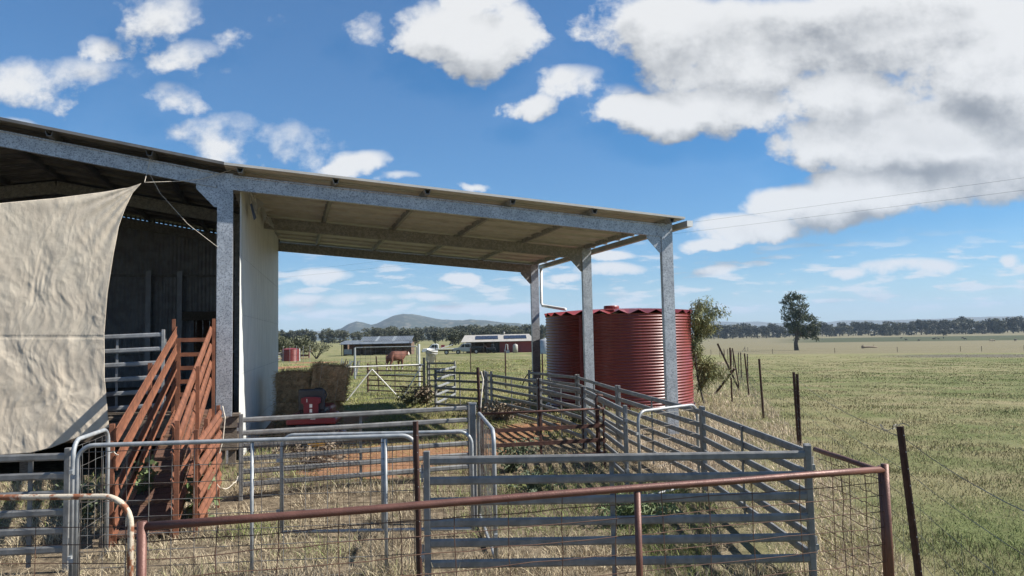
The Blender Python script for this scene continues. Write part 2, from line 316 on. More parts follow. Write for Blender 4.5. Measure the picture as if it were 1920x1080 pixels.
# red soil patches and the track, in metres on the ground: x, y, rx, ry
SOIL = []
def soil(px, py, rx, ry): p = G(px, py); SOIL.append((p.x, p.y, rx, ry))
soil(650, 828, 2.0, .75); soil(740, 850, 1.5, 1.1); soil(690, 880, 1.2, .9); soil(950, 822, .9, 1.2); soil(1010, 800, .8, 1.0); soil(545, 672, 3.2, 5.5); soil(590, 680, 3, 3.0); soil(530, 690, 2.2, 5)
soil(920, 850, .8, .5); soil(560, 790, 2.0, 3.0)
def soil_mask(x, y):
    m = np.zeros_like(x)
    for a, c, rx, ry in SOIL: m = np.maximum(m, 1 - (((x - a) / rx) ** 2 + ((y - c) / ry) ** 2))
    return m
def ground_mat():
    m = bpy.data.materials.new('paddock_ground'); m.use_nodes = True; t = m.node_tree; b = NB(t); p = t.nodes['Principled BSDF']
    pos = b.n('ShaderNodeNewGeometry').outputs['Position']; s = b.n('ShaderNodeSeparateXYZ', {0: pos}); x, y = s.outputs[0], s.outputs[1]
    p2 = b.v('MULTIPLY', pos, (1, 1, 0))
    n1 = b.noise(p2, .05, 5, .6).outputs[0]; n2 = b.noise(p2, .45, 6, .65).outputs[0]; n3 = b.noise(p2, 7, 6, .7).outputs[0]; n4 = b.noise(p2, 45, 4, .7).outputs[0]
    d = b.v('LENGTH', p2)
    grass = b.mix(b.sm(b.m('ADD', b.m('MULTIPLY', n2, .6), b.m('MULTIPLY', n1, .4)), .40, .60), (.135, .155, .060), (.25, .22, .12))
    grass = b.mix(b.m('MULTIPLY', b.sm(n3, .5, .7), .55), grass, (.105, .09, .052))
    dry = b.mix(b.sm(n2, .35, .65), (.20, .175, .115), (.155, .135, .085))
    az = b.m('DIVIDE', x, b.m('MAXIMUM', y, 1.0))
    dw = b.m('ADD', d, b.m('MULTIPLY_ADD', n1, 24, -12))
    far = b.m('MULTIPLY', b.sm(dw, 165, 190), b.sm(az, .12, .2))
    c = b.mix(b.m('MULTIPLY', far, .8), grass, dry)
    far_cloud_shade = b.m('MULTIPLY', b.m('MULTIPLY', b.sm(d, 640, 680), b.sm(d, 1040, 980)), b.sm(az, .34, .44))      # distant cloud shadow, painted as a dark green band
    c = b.mix(b.m('MULTIPLY', far_cloud_shade, .85), c, (.045, .06, .03))
    mid_cloud_shade = b.m('MULTIPLY', b.m('MULTIPLY', b.sm(d, 100, 108), b.sm(d, 150, 140)), b.sm(az, .46, .6))         # nearer cloud shadow, painted as a grey strip
    c = b.mix(b.m('MULTIPLY', mid_cloud_shade, .8), c, (.11, .10, .085))
    yard = b.m('MULTIPLY', b.sm(d, 26, 14), b.sm(az, .36, .26))
    litter = b.mix(b.sm(n3, .35, .65), (.27, .215, .145), (.10, .078, .053))
    c = b.mix(yard, c, litter)
    sm_ = None
    pw = b.v('ADD', p2, b.v('MULTIPLY', b.v('SUBTRACT', b.noise(p2, 1.6, 4, .6).outputs['Color'], (.5, .5, .5)), (1.6, 1.6, 0)))
    for a, cc_, rx, ry in SOIL:
        e = b.v('MULTIPLY_ADD', pw, (1 / rx, 1 / ry, 0), (-a / rx, -cc_ / ry, 0)); e = b.m('SUBTRACT', 1.0, b.v('DOT_PRODUCT', e, e))
        sm_ = e if sm_ is None else b.m('MAXIMUM', sm_, e)
    red = b.mix(b.sm(n3, .3, .7), (.34, .19, .11), (.24, .125, .07))
    c = b.mix(b.sm(sm_, .0, .35), c, red)
    t.links.new(c, p.inputs['Base Color']); p.inputs['Roughness'].default_value = .95; p.inputs['Specular IOR Level'].default_value = .1
    hh = b.m('ADD', b.m('MULTIPLY', n3, 1.0), b.m('MULTIPLY', n4, .5))
    bp = b.n('ShaderNodeBump', {'Strength': .8, 'Distance': .06, 'Height': hh}); t.links.new(bp.outputs[0], p.inputs['Normal'])
    return m
# polar sheet round the viewpoint, out to the horizon
rs = np.concatenate([[0], np.geomspace(1.2, 14000, 120)]); NA = 240
vs = []; fs = []
for r in rs[1:]:
    a = np.arange(NA) / NA * 2 * np.pi; xx = r * np.cos(a); yy_ = r * np.sin(a); zz = terr(xx, yy_)
    vs += list(zip(xx.tolist(), yy_.tolist(), zz.tolist()))
vs.append((0, 0, 0)); nr = len(rs) - 1
for i in range(nr - 1): fs += [(i*NA+j, i*NA+(j+1)%NA, (i+1)*NA+(j+1)%NA, (i+1)*NA+j) for j in range(NA)]
fs += [(len(vs) - 1, j, (j + 1) % NA) for j in range(NA)]
# flip so normals face up
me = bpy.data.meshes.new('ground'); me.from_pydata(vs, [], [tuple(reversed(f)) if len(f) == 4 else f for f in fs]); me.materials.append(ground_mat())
me.polygons.foreach_set('use_smooth', [True] * len(me.polygons)); me.update()
bmx = bmesh.new(); bmx.from_mesh(me); bmesh.ops.recalc_face_normals(bmx, faces=bmx.faces); bmx.to_mesh(me); bmx.free()
if me.polygons[len(me.polygons) // 2].normal.z < 0: me.flip_normals()
link('ground', me, kind='structure')

# ---- the hills
def hills(name, prof, r0, r1, mt, seed, rough):
    pts = [(p[0], p[1]) for p in prof]; px = np.array([p[0] for p in pts], float); py = np.array([p[1] for p in pts], float)
    nx, ny = 220, 36; X = np.linspace(px[0], px[-1], nx); Y = np.interp(X, px, py)
    vs = []
    for j in range(ny):
        s = j / (ny - 1); r = r0 + (r1 - r0) * s; k = math.sin(min(1, s / .55) * math.pi / 2) ** 1.25 if s < .55 else math.cos((s - .55) / .45 * math.pi / 2)
        for i in range(nx):
            d = ray(X[i], Y[i]); h = d.z / math.hypot(d.x, d.y) * (r0 + (r1 - r0) * .55) + 2.2
            u_, v_ = d.x / d.y, 1.0; L = math.hypot(u_, v_); x, y = u_ / L * r, v_ / L * r
            nzv = mnoise.fractal((x * .0016 + seed, y * .0016, 0), 1, 2, 5)
            hh = h * k; hh += nzv * rough * min(1, hh / 25)* (1.0 if abs(s - .55) > .03 else .35)
            vs.append((x, y, hh - 6))
    m_ = MB(); m_.add(vs, [(j*nx+i, j*nx+i+1, (j+1)*nx+i+1, (j+1)*nx+i) for j in range(ny-1) for i in range(nx-1)])
    return m_.build(name, mt, smooth=True, kind='structure')
def hillmat(name, sc_):
    return mat(name, (.045, .055, .042), (.145, .135, .105), .95, 0, sc_, .52, .62, spec=.05, detail=10, bump=1.0, bscale=.03)
hills('mountain', [(560,634),(610,628),(640,618),(655,609),(668,605),(682,607),(696,610),(706,607),(720,599),(738,591),(757,587),(772,588),(786,591),(806,595),(830,600),(852,602),(868,602),(882,600),(900,602),(930,605),(960,607),(992,609),(1020,613),(1070,619),(1150,626)], 3600, 6200, hillmat('wooded_hill', .022), 3, 26)
hills('distant_hills', [(1180,622),(1240,612),(1310,605),(1340,603),(1390,604),(1420,602),(1470,606),(1510,606),(1545,604),(1580,600),(1640,600),(1700,598),(1780,596),(1850,594),(1900,594),(1960,594),(2100,596),(2300,604)], 7000, 9500, mat('distant_wooded_hill', (.05, .058, .045), (.085, .085, .065), .95, 0, .008), 9, 18)
hills('low_hills', [(250,634),(380,626),(480,622),(540,622),(600,620),(640,620),(700,624),(760,630)], 6200, 7600, mat('low_wooded_hill', (.05, .058, .045), (.085, .085, .065), .95, 0, .01), 5, 12)
# ------------------------------------------------------------------ the shed: steel lean-to and barn, local x along the frames, y into the depth
SO = Vector((3.31, 15.8, 0)); SA = R(17.2)
EX, EY = Vector((math.cos(SA), math.sin(SA), 0)), Vector((-math.sin(SA), math.cos(SA), 0))
def SL(p): d = Vector(p) - SO; return Vector((d.dot(EX), d.dot(EY), d.z))     # world -> shed local
def FP(px, py, off=0.0):                                  # sight line meets the plane of the front frame, off metres in front
    d = ray(px, py); p0 = SO - EY * off; t = (p0 - CAM).dot(EY) / d.dot(EY); return CAM + d * t
shed = thing('farm_shed', 'open steel farm shed with a galvanised lean-to frame and dark barn bay', 'shed', SO, SA)
XP, XA, XL = -8.97, -12.93, -16.9
def ztop(x):
    if x > XP: return 4.58 - .0765 * x
    if x > XA: return 5.268 + .165 * (XP - x)
    return 5.268 + .165 * (XP - XA) - .160 * (XA - x)
BD = .26
cprof = [(-.045, -BD/2), (.045, -BD/2), (.045, BD/2 - .02), (.06, BD/2 - .008), (.06, BD/2 + .012), (.045, BD/2 + .02), (-.045, BD/2 + .02), (-.06, BD/2 + .012), (-.06, BD/2 - .008), (-.045, BD/2 - .02)]
for k, y in enumerate((0, 4.5, 9.0)):
    bm_ = MT['beam'] if k == 0 else MT['beam_dull']
    def P_(x, dz=0): return (x, y, ztop(x) - BD / 2 + dz)
    MB().sweep(P_(XP + .131), (0.0, y, ztop(0) - BD / 2), cprof).build('rafter', bm_, shed)
    m = MB().sweep((XP - .131, y, ztop(XP - .131) - BD / 2), P_(XA), cprof); m.build('rafter', bm_, shed)
    m = MB().sweep(P_(XA - .002), P_(XL), cprof); m.build('rafter', bm_, shed)
    # columns: C sections, web to the front
    for x, h in ((.125, ztop(.125) + .05), (XP, ztop(XP - .01) + .03), (XL, ztop(XL))):
        m = MB(); w = .13
        m.box((x, y - .045, h / 2), (2*w - .004, .012, h)); m.box((x - w, y, h / 2), (.012, .1, h)); m.box((x + w, y, h / 2), (.012, .1, h))
        m.box((x - w + .02, y + .045, h / 2), (.04, .01, h)); m.box((x + w - .02, y + .045, h / 2), (.04, .01, h)); m.box((x, y - .02, h/2), (.02, .03, h))
        m.build('column', MT['beam'] if k == 0 or x > -1 else MT['beam_dull'], shed)
    # knee plates
    for x, s in ((-.006, -1), (XP - .137, -1)):
        z = ztop(x) - BD; q = .36
        m = MB().prism([(x, y - .02, z + .0), (x + s * q, y - .02, z + (.03 if x > -1 else .055)), (x + s * q, y - .02, z - .03), (x + s * .05, y - .02, z - q), (x, y - .02, z - q)], (0, -.006, 0), (0, .006, 0))
        m.build('knee_plate', bm_, shed)
# bolts on the front frame
m = MB()
for x, z in ((XP - .06, ztop(XP) - .12), (XP + .06, ztop(XP) - .12), (XP - .06, ztop(XP) - .42), (XP + .06, ztop(XP) - .42), (.05, 4.47), (.2, 4.47), (.05, 4.28), (-.1, 4.52), (-.1, 4.38), (XP + .22, 5.17), (XP + .22, 5.06), (XP-.3, 5.33)):
    m.box((x, -.058, z), (.022, .02, .022))
m.build('bolt_heads', MT['beam'], shed, kind='stuff')
# purlins (top hats) and roof sheets
Y0, Y1 = -.32, 9.35
for t in (-.12, 1.7, 3.5, 5.25, 7.0, 8.7, 10.2, 11.75, 12.8, 13.9, 15.4, 16.8):
    x = -t; z = ztop(x) + .02
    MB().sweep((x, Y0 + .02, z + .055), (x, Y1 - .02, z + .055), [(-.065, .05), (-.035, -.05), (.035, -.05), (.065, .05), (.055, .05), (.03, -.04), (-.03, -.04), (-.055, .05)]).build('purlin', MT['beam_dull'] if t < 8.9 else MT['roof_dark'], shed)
def roof_sheet(xa, xb, y0, wdt, mt, zf=ztop):
    m = MB(); prof = []
    nr = 4; pw = wdt / nr
    for i in range(nr):
        o = y0 + i * pw
        prof += [(o, 0), (o + pw*.36, 0), (o + pw*.42, .028), (o + pw*.58, .028), (o + pw*.64, 0)]
    prof += [(y0 + wdt - .012, 0), (y0 + wdt - .008, -.05), (y0 + wdt + .012, -.05)]
    vs = []
    for x in (xa, xb): vs += [(x, yy, zf(x) + .125 + zz) for yy, zz in prof]
    n = len(prof); m.add(vs, [(i, i+1, n+i+1, n+i) for i in range(n-1)])
    o = m.build('roof_sheet', mt, shed); so = o.modifiers.new('thick', 'SOLIDIFY'); so.thickness = .006; so.offset = 1
NS = 12; SW = (Y1 - Y0) / NS
for i in range(NS):
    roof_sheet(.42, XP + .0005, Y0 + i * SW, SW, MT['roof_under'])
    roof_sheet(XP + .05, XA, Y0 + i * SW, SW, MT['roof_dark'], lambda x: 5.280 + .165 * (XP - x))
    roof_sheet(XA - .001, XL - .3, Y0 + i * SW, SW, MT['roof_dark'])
MB().bar((XA, Y0 - .02, ztop(XA) + .17), (XA, Y1, ztop(XA) + .17), .35, .03).build('ridge_cap', MT['roof_dark'], shed)
m = MB().bar((XA, Y0 - .012, ztop(XA) + .15), (XP, Y0 - .012, ztop(XP - .01) + .15), .02, .05); m.build('barge_strip', MT['roof_dark'], shed)
m = MB().bar((XP + .002, Y0 - .012, ztop(XP + .01) + .15), (.42, Y0 - .012, ztop(.42) + .15), .02, .045); m.build('barge_strip', MT['roof_under'], shed)
# gutter and downpipe
gz = ztop(.45) + .02
m = MB()
for c, d in (((.49, 4.5, gz - .06), (.13, 9.8, .008)), ((.43, 4.5, gz), (.006, 9.8, .13)), ((.557, 4.5, gz), (.006, 9.8, .12)), ((.493, -.4, gz), (.134, .006, .126)), ((.493, 9.4, gz), (.134, .006, .126))): m.box(c, d)
m.build('gutter', MT['tin'], shed)
MB().box((.495, -.406, gz), (.14, .006, .13)).build('gutter_end_cap', MT['white'], shed)
dp = [SO + EX * .46 + EY * 9.25 + Vector((0, 0, gz - .06)), SO + EX * .44 + EY * 9.25 + Vector((0, 0, 3.32)), SO + EX * .47 + EY * 9.2 + Vector((0, 0, 3.22)), Vector((1.72, 23.4, 3.03))]
MB().tube([SL(p) for p in dp], .05, 10).build('downpipe', MT['white'], shed, smooth=True)
# partition wall of off-white sheets, a little out of square
wa, wb = Vector((XP + .25, .12, 0)), Vector((XP + .80, 8.9, 0)); L = (wb - wa).length; wd = (wb - wa).normalized(); wn = Vector((wd.y, -wd.x, 0)); NW = 11
for i in range(NW):
    m = MB(); vs = []; nn = 26
    for j in range(nn + 1):
        s = L * (i + j / nn * .998) / NW; off = [.0, .006, .006, 0][j % 4] + (.012 * math.sin(s * 40) if i == 0 and j < 4 else 0)
        p = wa + wd * s + wn * (off + (.004 if i % 2 else 0)); top = ztop(p.x) + .15
        vs += [(p.x, p.y, .02), (p.x, p.y, top)]
    m.add(vs, [(2*j, 2*j+2, 2*j+3, 2*j+1) for j in range(nn)])
    o = m.build('wall_sheet', MT['wallpanel'], shed); so = o.modifiers.new('thick', 'SOLIDIFY'); so.thickness = .004; so.offset = -1
for z in (1.6, 3.3): MB().bar(wa + wd * .5 - wn * .06 + Vector((0, 0, z)), wb - wn * .06 + Vector((0, 0, z)), .06, .06).build('girt', MT['walldark'], shed)
m = MB()
for z in (.5, 1.6, 2.7, 3.8, 4.8):
    for k in range(44): p = wa + wd * (L * (k + .5) / 44) + wn * .012 + Vector((0, 0, z)); m.box(p, (.010, .010, .010))
m.build('screw_heads', MT['tin'], shed, kind='stuff')
# torn lining hanging where the wall meets the rafters
m = MB()
random.seed(3)
for k in range(16):
    s = .35 + .38 * k * (1 + .1 * random.random()); p = wa + wd * s + wn * (.03 + random.random() * .12) + Vector((0, 0, ztop(XP + .5) - .04))
    a, c = random.uniform(.12, .35), random.uniform(.1, .45 if k < 9 else .2)
    q = [p, p + wd * a + wn * .04, p + wd * a * .7 + wn * random.uniform(.0, .22) + Vector((0, 0, -c)), p + wd * .05 + wn * random.uniform(0, .2) + Vector((0, 0, -c * random.uniform(.4, .9)))]
    m.add(q, [(0, 1, 2), (0, 2, 3)])
m.build('torn_lining', MT['tin'], shed, kind='stuff')
MB().prism([wa + wd * .72 + wn * .09 + Vector((0, 0, 4.9)), wa + wd * 1.0 + wn * .1 + Vector((0, 0, 4.97)), wa + wd * 1.15 + wn * .16 + Vector((0, 0, 4.7)), wa + wd * .95 + wn * .14 + Vector((0, 0, 4.62))], wn * 0, wn * .01).build('blue_rag', mat('blue_cloth', (.05, .09, .22)), shed)
# barn walls: corrugated sheets at the back and on the far side
def corr(xa, ya, xb, yb, zb, zt, mt, name='wall_sheet', pitch=.105, amp=.014):
    a, c = Vector((xa, ya, 0)), Vector((xb, yb, 0)); L = (c - a).length; d = (c - a).normalized(); nrm = Vector((-d.y, d.x, 0)); n = int(L / pitch * 4)
    vs = []
    for i in range(n + 1):
        s = L * i / n; p = a + d * s + nrm * amp * math.sin(s / pitch * 2 * math.pi); t = zt(p.x) if callable(zt) else zt
        vs += [(p.x, p.y, zb), (p.x, p.y, t)]
    o = MB().add(vs, [(2*i, 2*i+2, 2*i+3, 2*i+1) for i in range(n)]).build(name, mt, shed)
    so = o.modifiers.new('thick', 'SOLIDIFY'); so.thickness = .003
xs = np.linspace(XL, XP + .8, 12)
for i in range(11):
    lowz = 2.95 if xs[i] > -10.9 else 0.0
    corr(xs[i], 9.1, xs[i+1] - .002, 9.1, lowz, lambda x: ztop(x) - .04, MT['walldark'])
ys = np.linspace(-.05, 9.1, 12)
for i in range(11): corr(XL - .16, ys[i], XL - .16, ys[i+1] - .002, 0, ztop(XL) + .12, MT['walldark'])
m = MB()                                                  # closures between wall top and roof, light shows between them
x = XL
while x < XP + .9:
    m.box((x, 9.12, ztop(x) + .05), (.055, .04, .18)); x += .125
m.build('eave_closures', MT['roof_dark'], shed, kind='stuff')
for z in (4.17, 1.9): MB().bar((XL, 9.03, z), (XP + .7, 9.03, z), .05, .07).build('girt', MT['panel'], shed)
MB().bar((-10.9, 8.98, 2.98), (XP + .7, 8.98, 2.98), .12, .26).build('lintel', MT['timber'], shed)
for x in (-10.92, -11.75): MB().bar((x, 8.95, 0), (x, 8.95, 4.3), .14, .16, up=(0, 1, 0)).build('wall_post', MT['walldark'], shed)
for i in range(14):                                       # dark boards added below the lintel to keep daylight out of the black opening
    MB().box((-10.82 + i * .19, 9.5, 1.5), (.186, .03, 2.98)).build('blackout_board', MT['darkwood'], shed)
MB().box((-9.6, 9.3, 2.99), (2.8, .5, .02)).build('blackout_board', MT['darkwood'], shed)
# raised deck
for i in range(20): MB().box(((XL + XP) / 2 - .1, -.0 + .47 * i, .92), (XP - XL - .3, .46, .05)).build('floor_board', MT['timber'], shed)
for z in (.80, .64): MB().box(((XL + XP) / 2 - .1, -.26, z), (XP - XL - .2, .05, .15)).build('fascia_board', MT['timber'], shed)
for x in np.arange(XL + .4, XP, 1.5): MB().box((x, -.15, .3), (.16, .16, .6)).build('stump', MT['timber'], shed)
a = SL(FP(404, 775, .55)); c = SL(FP(447, 775, .55))
for z, dy in ((.80, 0), (.60, .03), (.42, 0)): MB().box(((a.x + c.x) / 2, -.56 + dy, z), (c.x - a.x, .14, .19)).build('bearer', MT['timber'], shed, bevel=.008)
MB().box((c.x - .03, -.58, .93), (.13, .2, .05)).build('bearer_cap', MT['timber'], shed, bevel=.005)
MB().box((a.x + .1, -.52, .17), (.12, .12, .32)).build('stump', MT['timber'], shed)
MB().box((c.x - .1, -.52, .17), (.12, .12, .32)).build('stump', MT['timber'], shed)

# ------------------------------------------------------------------ canvas sheet hung across the barn opening, with its cords
def yt(px): return np.interp(px, [-160, -80, 0, 100, 200, 240, 265], [398, 389, 381, 372, 359, 352, 344])
def yb_(px): return np.interp(px, [-160, -80, 0, 60, 100, 150, 207], [872, 862, 852, 848, 838, 818, 800])
def xr(t): return np.interp(t, [0, .04, .1, .18, .3, .45, .62, .8, .92, 1], [265, 249, 236, 224, 214, 204, 197, 197, 203, 207])
NXc, NYc = 330, 300
def clothpt(s, t):
    xa = -160; xb = float(xr(t)); px = xa + (xb - xa) * s
    pt = -160 + (265 + 160) * s; pb = -160 + (207 + 160) * s
    py = yt(pt) + (yb_(pb) - yt(pt)) * t
    p = FP(px, float(py), .38)
    c = Vector((px * .01, float(py) * .01, 0))            # wrinkle pattern, metres on the cloth
    dx, dy = (265 - px) * .01, (float(py) - 344) * .01     # rays out of the tied corner
    ang = math.atan2(dy, dx + 1e-3); rr = math.hypot(dx, dy)
    wx, wy = c.x + .22 * mnoise.noise((c.x * 1.3, c.y * 1.3, 4)), c.y + .22 * mnoise.noise((c.x * 1.3, c.y * 1.3, 14))
    def crease(kx, ky, ox, oy, seed): return 1 - abs(mnoise.noise((wx * kx + wy * ky, wx * ox + wy * oy, seed))) * 2.2
    big = mnoise.fractal((wx * .7, wy * .35, 1), 1, 2, 3)
    rad = math.sin(ang * 30 + 3 * mnoise.noise((c.x * .8, c.y * .8, 9))) * math.exp(-rr / 1.5) * min(1, rr * 1.5)
    low = min(1, t * 1.4)
    cr = .42 * crease(1.5, .45, -.12, .42, 6) + .32 * crease(2.0, -.9, .3, .55, 16) + .30 * crease(3.4, 1.6, -.9, 1.3, 26) + .18 * crease(5.5, -3.5, 2.0, 3.1, 36) + .22 * crease(7.5, 2.4, -1.0, 1.5, 46)
    fine = mnoise.fractal((wx * 5, wy * 3.5, 3), 1, 2, 4)
    patch = .45 + .8 * max(0, min(1, .5 + 1.4 * mnoise.noise((c.x * .7 + 5, c.y * .7, 21))))
    off = .04 * big * low + .014 * rad + .017 * cr * (.25 + low) * patch + .006 * fine
    off += .06 * math.sin(t * math.pi) + .12 * max(0, t - .82) * 3 * (1 + .8 * mnoise.noise((c.x * 1.4, 2, 2)))
    off += .018 * math.sin(c.x * 5.0 + c.y * .5 + 3 * mnoise.noise((c.x, c.y * .4, 8))) * low * max(0, t - .3)
    if abs(py - 632) < 3: off -= .005                     # a sewn seam
    return p - EY * off
cl = MB().grid(NXc, NYc, clothpt).build('canvas_sheet', MT['canvas'], smooth=True)
so = cl.modifiers.new('thick', 'SOLIDIFY'); so.thickness = .004
tag(cl, 'beige creased canvas sheet hung by its corner across the open barn bay', 'canvas sheet')
def rope(label, path, r=.007, mt='rope', sag=0, cat='rope'):
    pts = []
    for a, c in zip(path, path[1:]):
        for k in range(9):
            f = k / 9; p = a.lerp(c, f); p.z -= sag * 4 * f * (1 - f); pts.append(p)
    pts.append(path[-1]); o = MB().tube(pts, r, 5).build('tie_rope', MT[mt], smooth=True); tag(o, label, cat)
rope('pale cord looped over the beam holding the canvas corner and tied to the column', [FP(283, 291, .10), FP(277, 318, .12), FP(271, 342, .30), FP(330, 340, .2), FP(377, 336, .12), FP(433, 319, .10)], .006)
rope('thin slack cord running from the beam down behind the left column', [FP(278, 321, .09), FP(300, 362, .05), FP(352, 420, .05), FP(409, 464, .05)], .0045)

# ------------------------------------------------------------------ yard panels
def panel(label, p0, p1, h=1.15, n=6, z0=.22, mt='panel', rw=.04, rh=.070, stay=(.5,), cat='yard panel', group='grey steel yard panels', post=.055, posts=(1, 1), posth=.05, name='yard_hurdle', oval=True, stay_front=False, mesh=None):
    p0, p1 = Vector(p0), Vector(p1); d = p1 - p0; L = math.hypot(d.x, d.y); z = tz(p0.x, p0.y); dz = tz(p1.x, p1.y) - z
    t = thing(name, label, cat, (p0.x, p0.y, z), math.atan2(d.y, d.x), group)
    rm = None
    for k in range(n):
        if rm is None:
            m = MB(); (m.oval if oval else m.bar)((0.01, 0, 0), (L - .01, 0, dz), rw, rh); rm = m.mesh('rail', MT[mt])
        zz = z0 + (h - rh / 2 - z0) * k / (n - 1)
        jit = random.uniform(-.006, .006) if 0 < k < n - 1 else 0
        link('rail', rm, t, loc=(0, 0, zz + jit))
    for x, f in ((0, posts[0]), (L, posts[1])):
        if f:
            m = MB().box((x, 0, (h + posth) / 2), (post, post, h + posth)); m.build('end_post', MT[mt], t, bevel=.006, loc=(0, 0, dz if x else 0))
    m = MB()
    for x, s_ in ((0, -1), (L, 1)):
        for zz in (.3, h - .16): m.box((x + s_ * (post / 2 + .012), 0, zz), (.03, .05, .045)); m.tube([(x + s_ * (post / 2 + .014), 0, zz - .06), (x + s_ * (post / 2 + .014), 0, zz + .09)], .009, 6)
    m.build('pin_lugs', MT['panel_pale' if mt == 'panel' else mt], t, kind='stuff')
    for s in stay:
        m = MB().box((L * s, rw / 2 + .010, h / 2 + .02), (.06 if stay_front else .04, .016, h - .06)); m.build('stay', MT[mt], t, loc=(0, 0, dz * s))
    if mesh:
        wires(t, mesh[0] * L, mesh[1] * L, mesh[2], mesh[3], mesh[4], mesh[5], y=-.03)
    return t
def wires(t, x0, x1, z0, z1, sx, sz, r=.0022, mt='wire', y=0.0, wob=.004):
    m = MB(); nx = max(1, round((x1 - x0) / sx)); nz = max(1, round((z1 - z0) / sz))
    for i in range(nx + 1):
        x = x0 + (x1 - x0) * i / nx
        pts = [(x + random.uniform(-wob, wob), y + random.uniform(-wob, wob), z0 + (z1 - z0) * k / 3) for k in range(4)]
        m.tube(pts, r, 4, cap=False)
    for k in range(nz + 1):
        z = z0 + (z1 - z0) * k / nz
        pts = [(x0 + (x1 - x0) * i / 6, y + random.uniform(-wob, wob), z + random.uniform(-wob, wob)) for i in range(7)]
        m.tube(pts, r, 4, cap=False)
    return m.build('wire_mesh', MT[mt], t, kind='stuff')
def mesh_gate(label, p0, p1, h=1.28, r=.021, rc=.14, mt='gate', braces=(), sx=.15, sz=.15, corners=(1, 1), z0=.03, cat='mesh gate', group='rounded mesh gates in the yards', wr=.0022, wmt='wire', name='mesh_gate', wz=None, bottom=True):
    p0, p1 = Vector(p0), Vector(p1); d = p1 - p0; L = math.hypot(d.x, d.y)
    t = thing(name, label, cat, (p0.x, p0.y, tz(p0.x, p0.y)), math.atan2(d.y, d.x), group)
    path = [(0, 0, z0)]
    if corners[0]: path += [(rc - rc * math.cos(a), 0, h - rc + rc * math.sin(a)) for a in np.linspace(0, math.pi/2, 8)]
    else: path += [(0, 0, h)]
    if corners[1]: path += [(L - rc + rc * math.sin(a), 0, h - rc + rc * math.cos(a)) for a in np.linspace(0, math.pi/2, 8)]
    else: path += [(L, 0, h)]
    path += [(L, 0, z0)]
    MB().tube(path, r, 12).build('frame', MT[mt], t, smooth=True)
    if bottom: MB().tube([(r * .4, 0, z0 + .02), (L - r * .4, 0, z0 + .02)], r * .9, 10).build('bottom_bar', MT[mt], t, smooth=True)
    for s in braces: MB().tube([(L * s, 0, z0 + .02), (L * s, 0, h - r)], r * .8, 10).build('brace', MT[mt], t, smooth=True)
    wires(t, .03, L - .03, z0 + .03, wz or h - .06, sx, sz, wr, wmt, y=-.006)
    m = MB()
    for z in (z0 + .25, h - .28): m.box((-.03, 0, z), (.05, .03, .035))
    m.build('hinge', MT[mt], t, kind='stuff')
    return t
def star(label, p, top, lean=(0, 0), group='rusted star posts beside the yard panels', s=.028):
    z = tz(p.x, p.y); o = thing('star_post', label, 'star post', (p.x, p.y, z), .4, group)
    star_mesh(lean, top - z, s).build('shaft', MT['star'], o)
    m = MB()
    for k in range(9): m.box((lean[0] * k / 9 * 1, lean[1] * k / 9 - s * 1.02, (top - z) * (k + .6) / 9.4), (.007, .003, .007))
    m.build('wire_holes', MT['tin'], o, kind='stuff')
    return o
def star_mesh(lean, h, s):
    m = MB(); prof = []
    for k in range(3):
        a = 2 * math.pi * k / 3 - math.pi / 2; prof += [(math.cos(a - .17) * s, math.sin(a - .17) * s), (math.cos(a + .17) * s, math.sin(a + .17) * s), (math.cos(a + math.pi/3) * .007, math.sin(a + math.pi/3) * .007)]
    return m.sweep((0, 0, 0), (lean[0], lean[1], h), prof, up=(0, 1, 0))
H = 1.15
zc = H - .035
A0, A1 = W(800, 864, zc), W(1514, 849, zc)
panel('six rail grey panel right across the front of the yards behind the brown pipe fence', A0, A1, stay=(.485,), stay_front=False)
B1 = W(1318, 771, zc)
panel('grey panel running back from the front right corner post to the small pale mesh gate', A1 + Vector((.03, .08, 0)), B1)
C1 = W(1160, 731, zc)
panel('grey outer panel passing in front of the foremost shed column', B1 + Vector((0, .08, 0)), C1, stay=(.5,))
D1_ = W(1084, 708, zc)
panel('grey outer panel in front of the middle shed column and red tank', C1 + Vector((-.03, .08, 0)), D1_)
E1 = W(992, 699, zc)
panel('farthest grey outer panel, ending near the rearmost shed column', D1_ + Vector((-.05, .05, 0)), E1)
I0, I1, I2, I3 = W(914, 703, zc), W(1008, 716, zc), W(1092, 733, zc), W(1172, 772, zc)
panel('farthest grey inner race panel, running right from the pale double posts', I0, I1)
panel('grey inner race panel between the two dark star posts', I1 + Vector((.06, -.06, 0)), I2)
panel('nearest grey inner race panel, just right of the brown rusted gate', I2 + Vector((.03, -.08, 0)), I3)
K0, K1 = W(452, 785, zc), W(880, 763, zc)
panel('long grey panel, wire mesh on its left half, in front of the hay and mower', K0, K1, mesh=(.01, .5, .12, .93, .055, .055), stay=(.5,))
# big post with gate beside it
pp = G(890, 980); t = thing('gate_post', 'tall dark galvanised post at the right end of the long panel near the hay', 'post', pp, 0)
MB().box((0, 0, .70), (.075, .075, 1.40)).build('shaft', MT['panel'], t, bevel=.008); MB().box((0, 0, 1.41), (.085, .085, .02)).build('cap', MT['panel_pale'], t)
# left side panels
L0, L1 = W(-170, 864, zc), W(128, 853, zc)
panel('grey panel at far left below the hanging canvas, ending at the open gate', L0, L1, stay=(.75,))
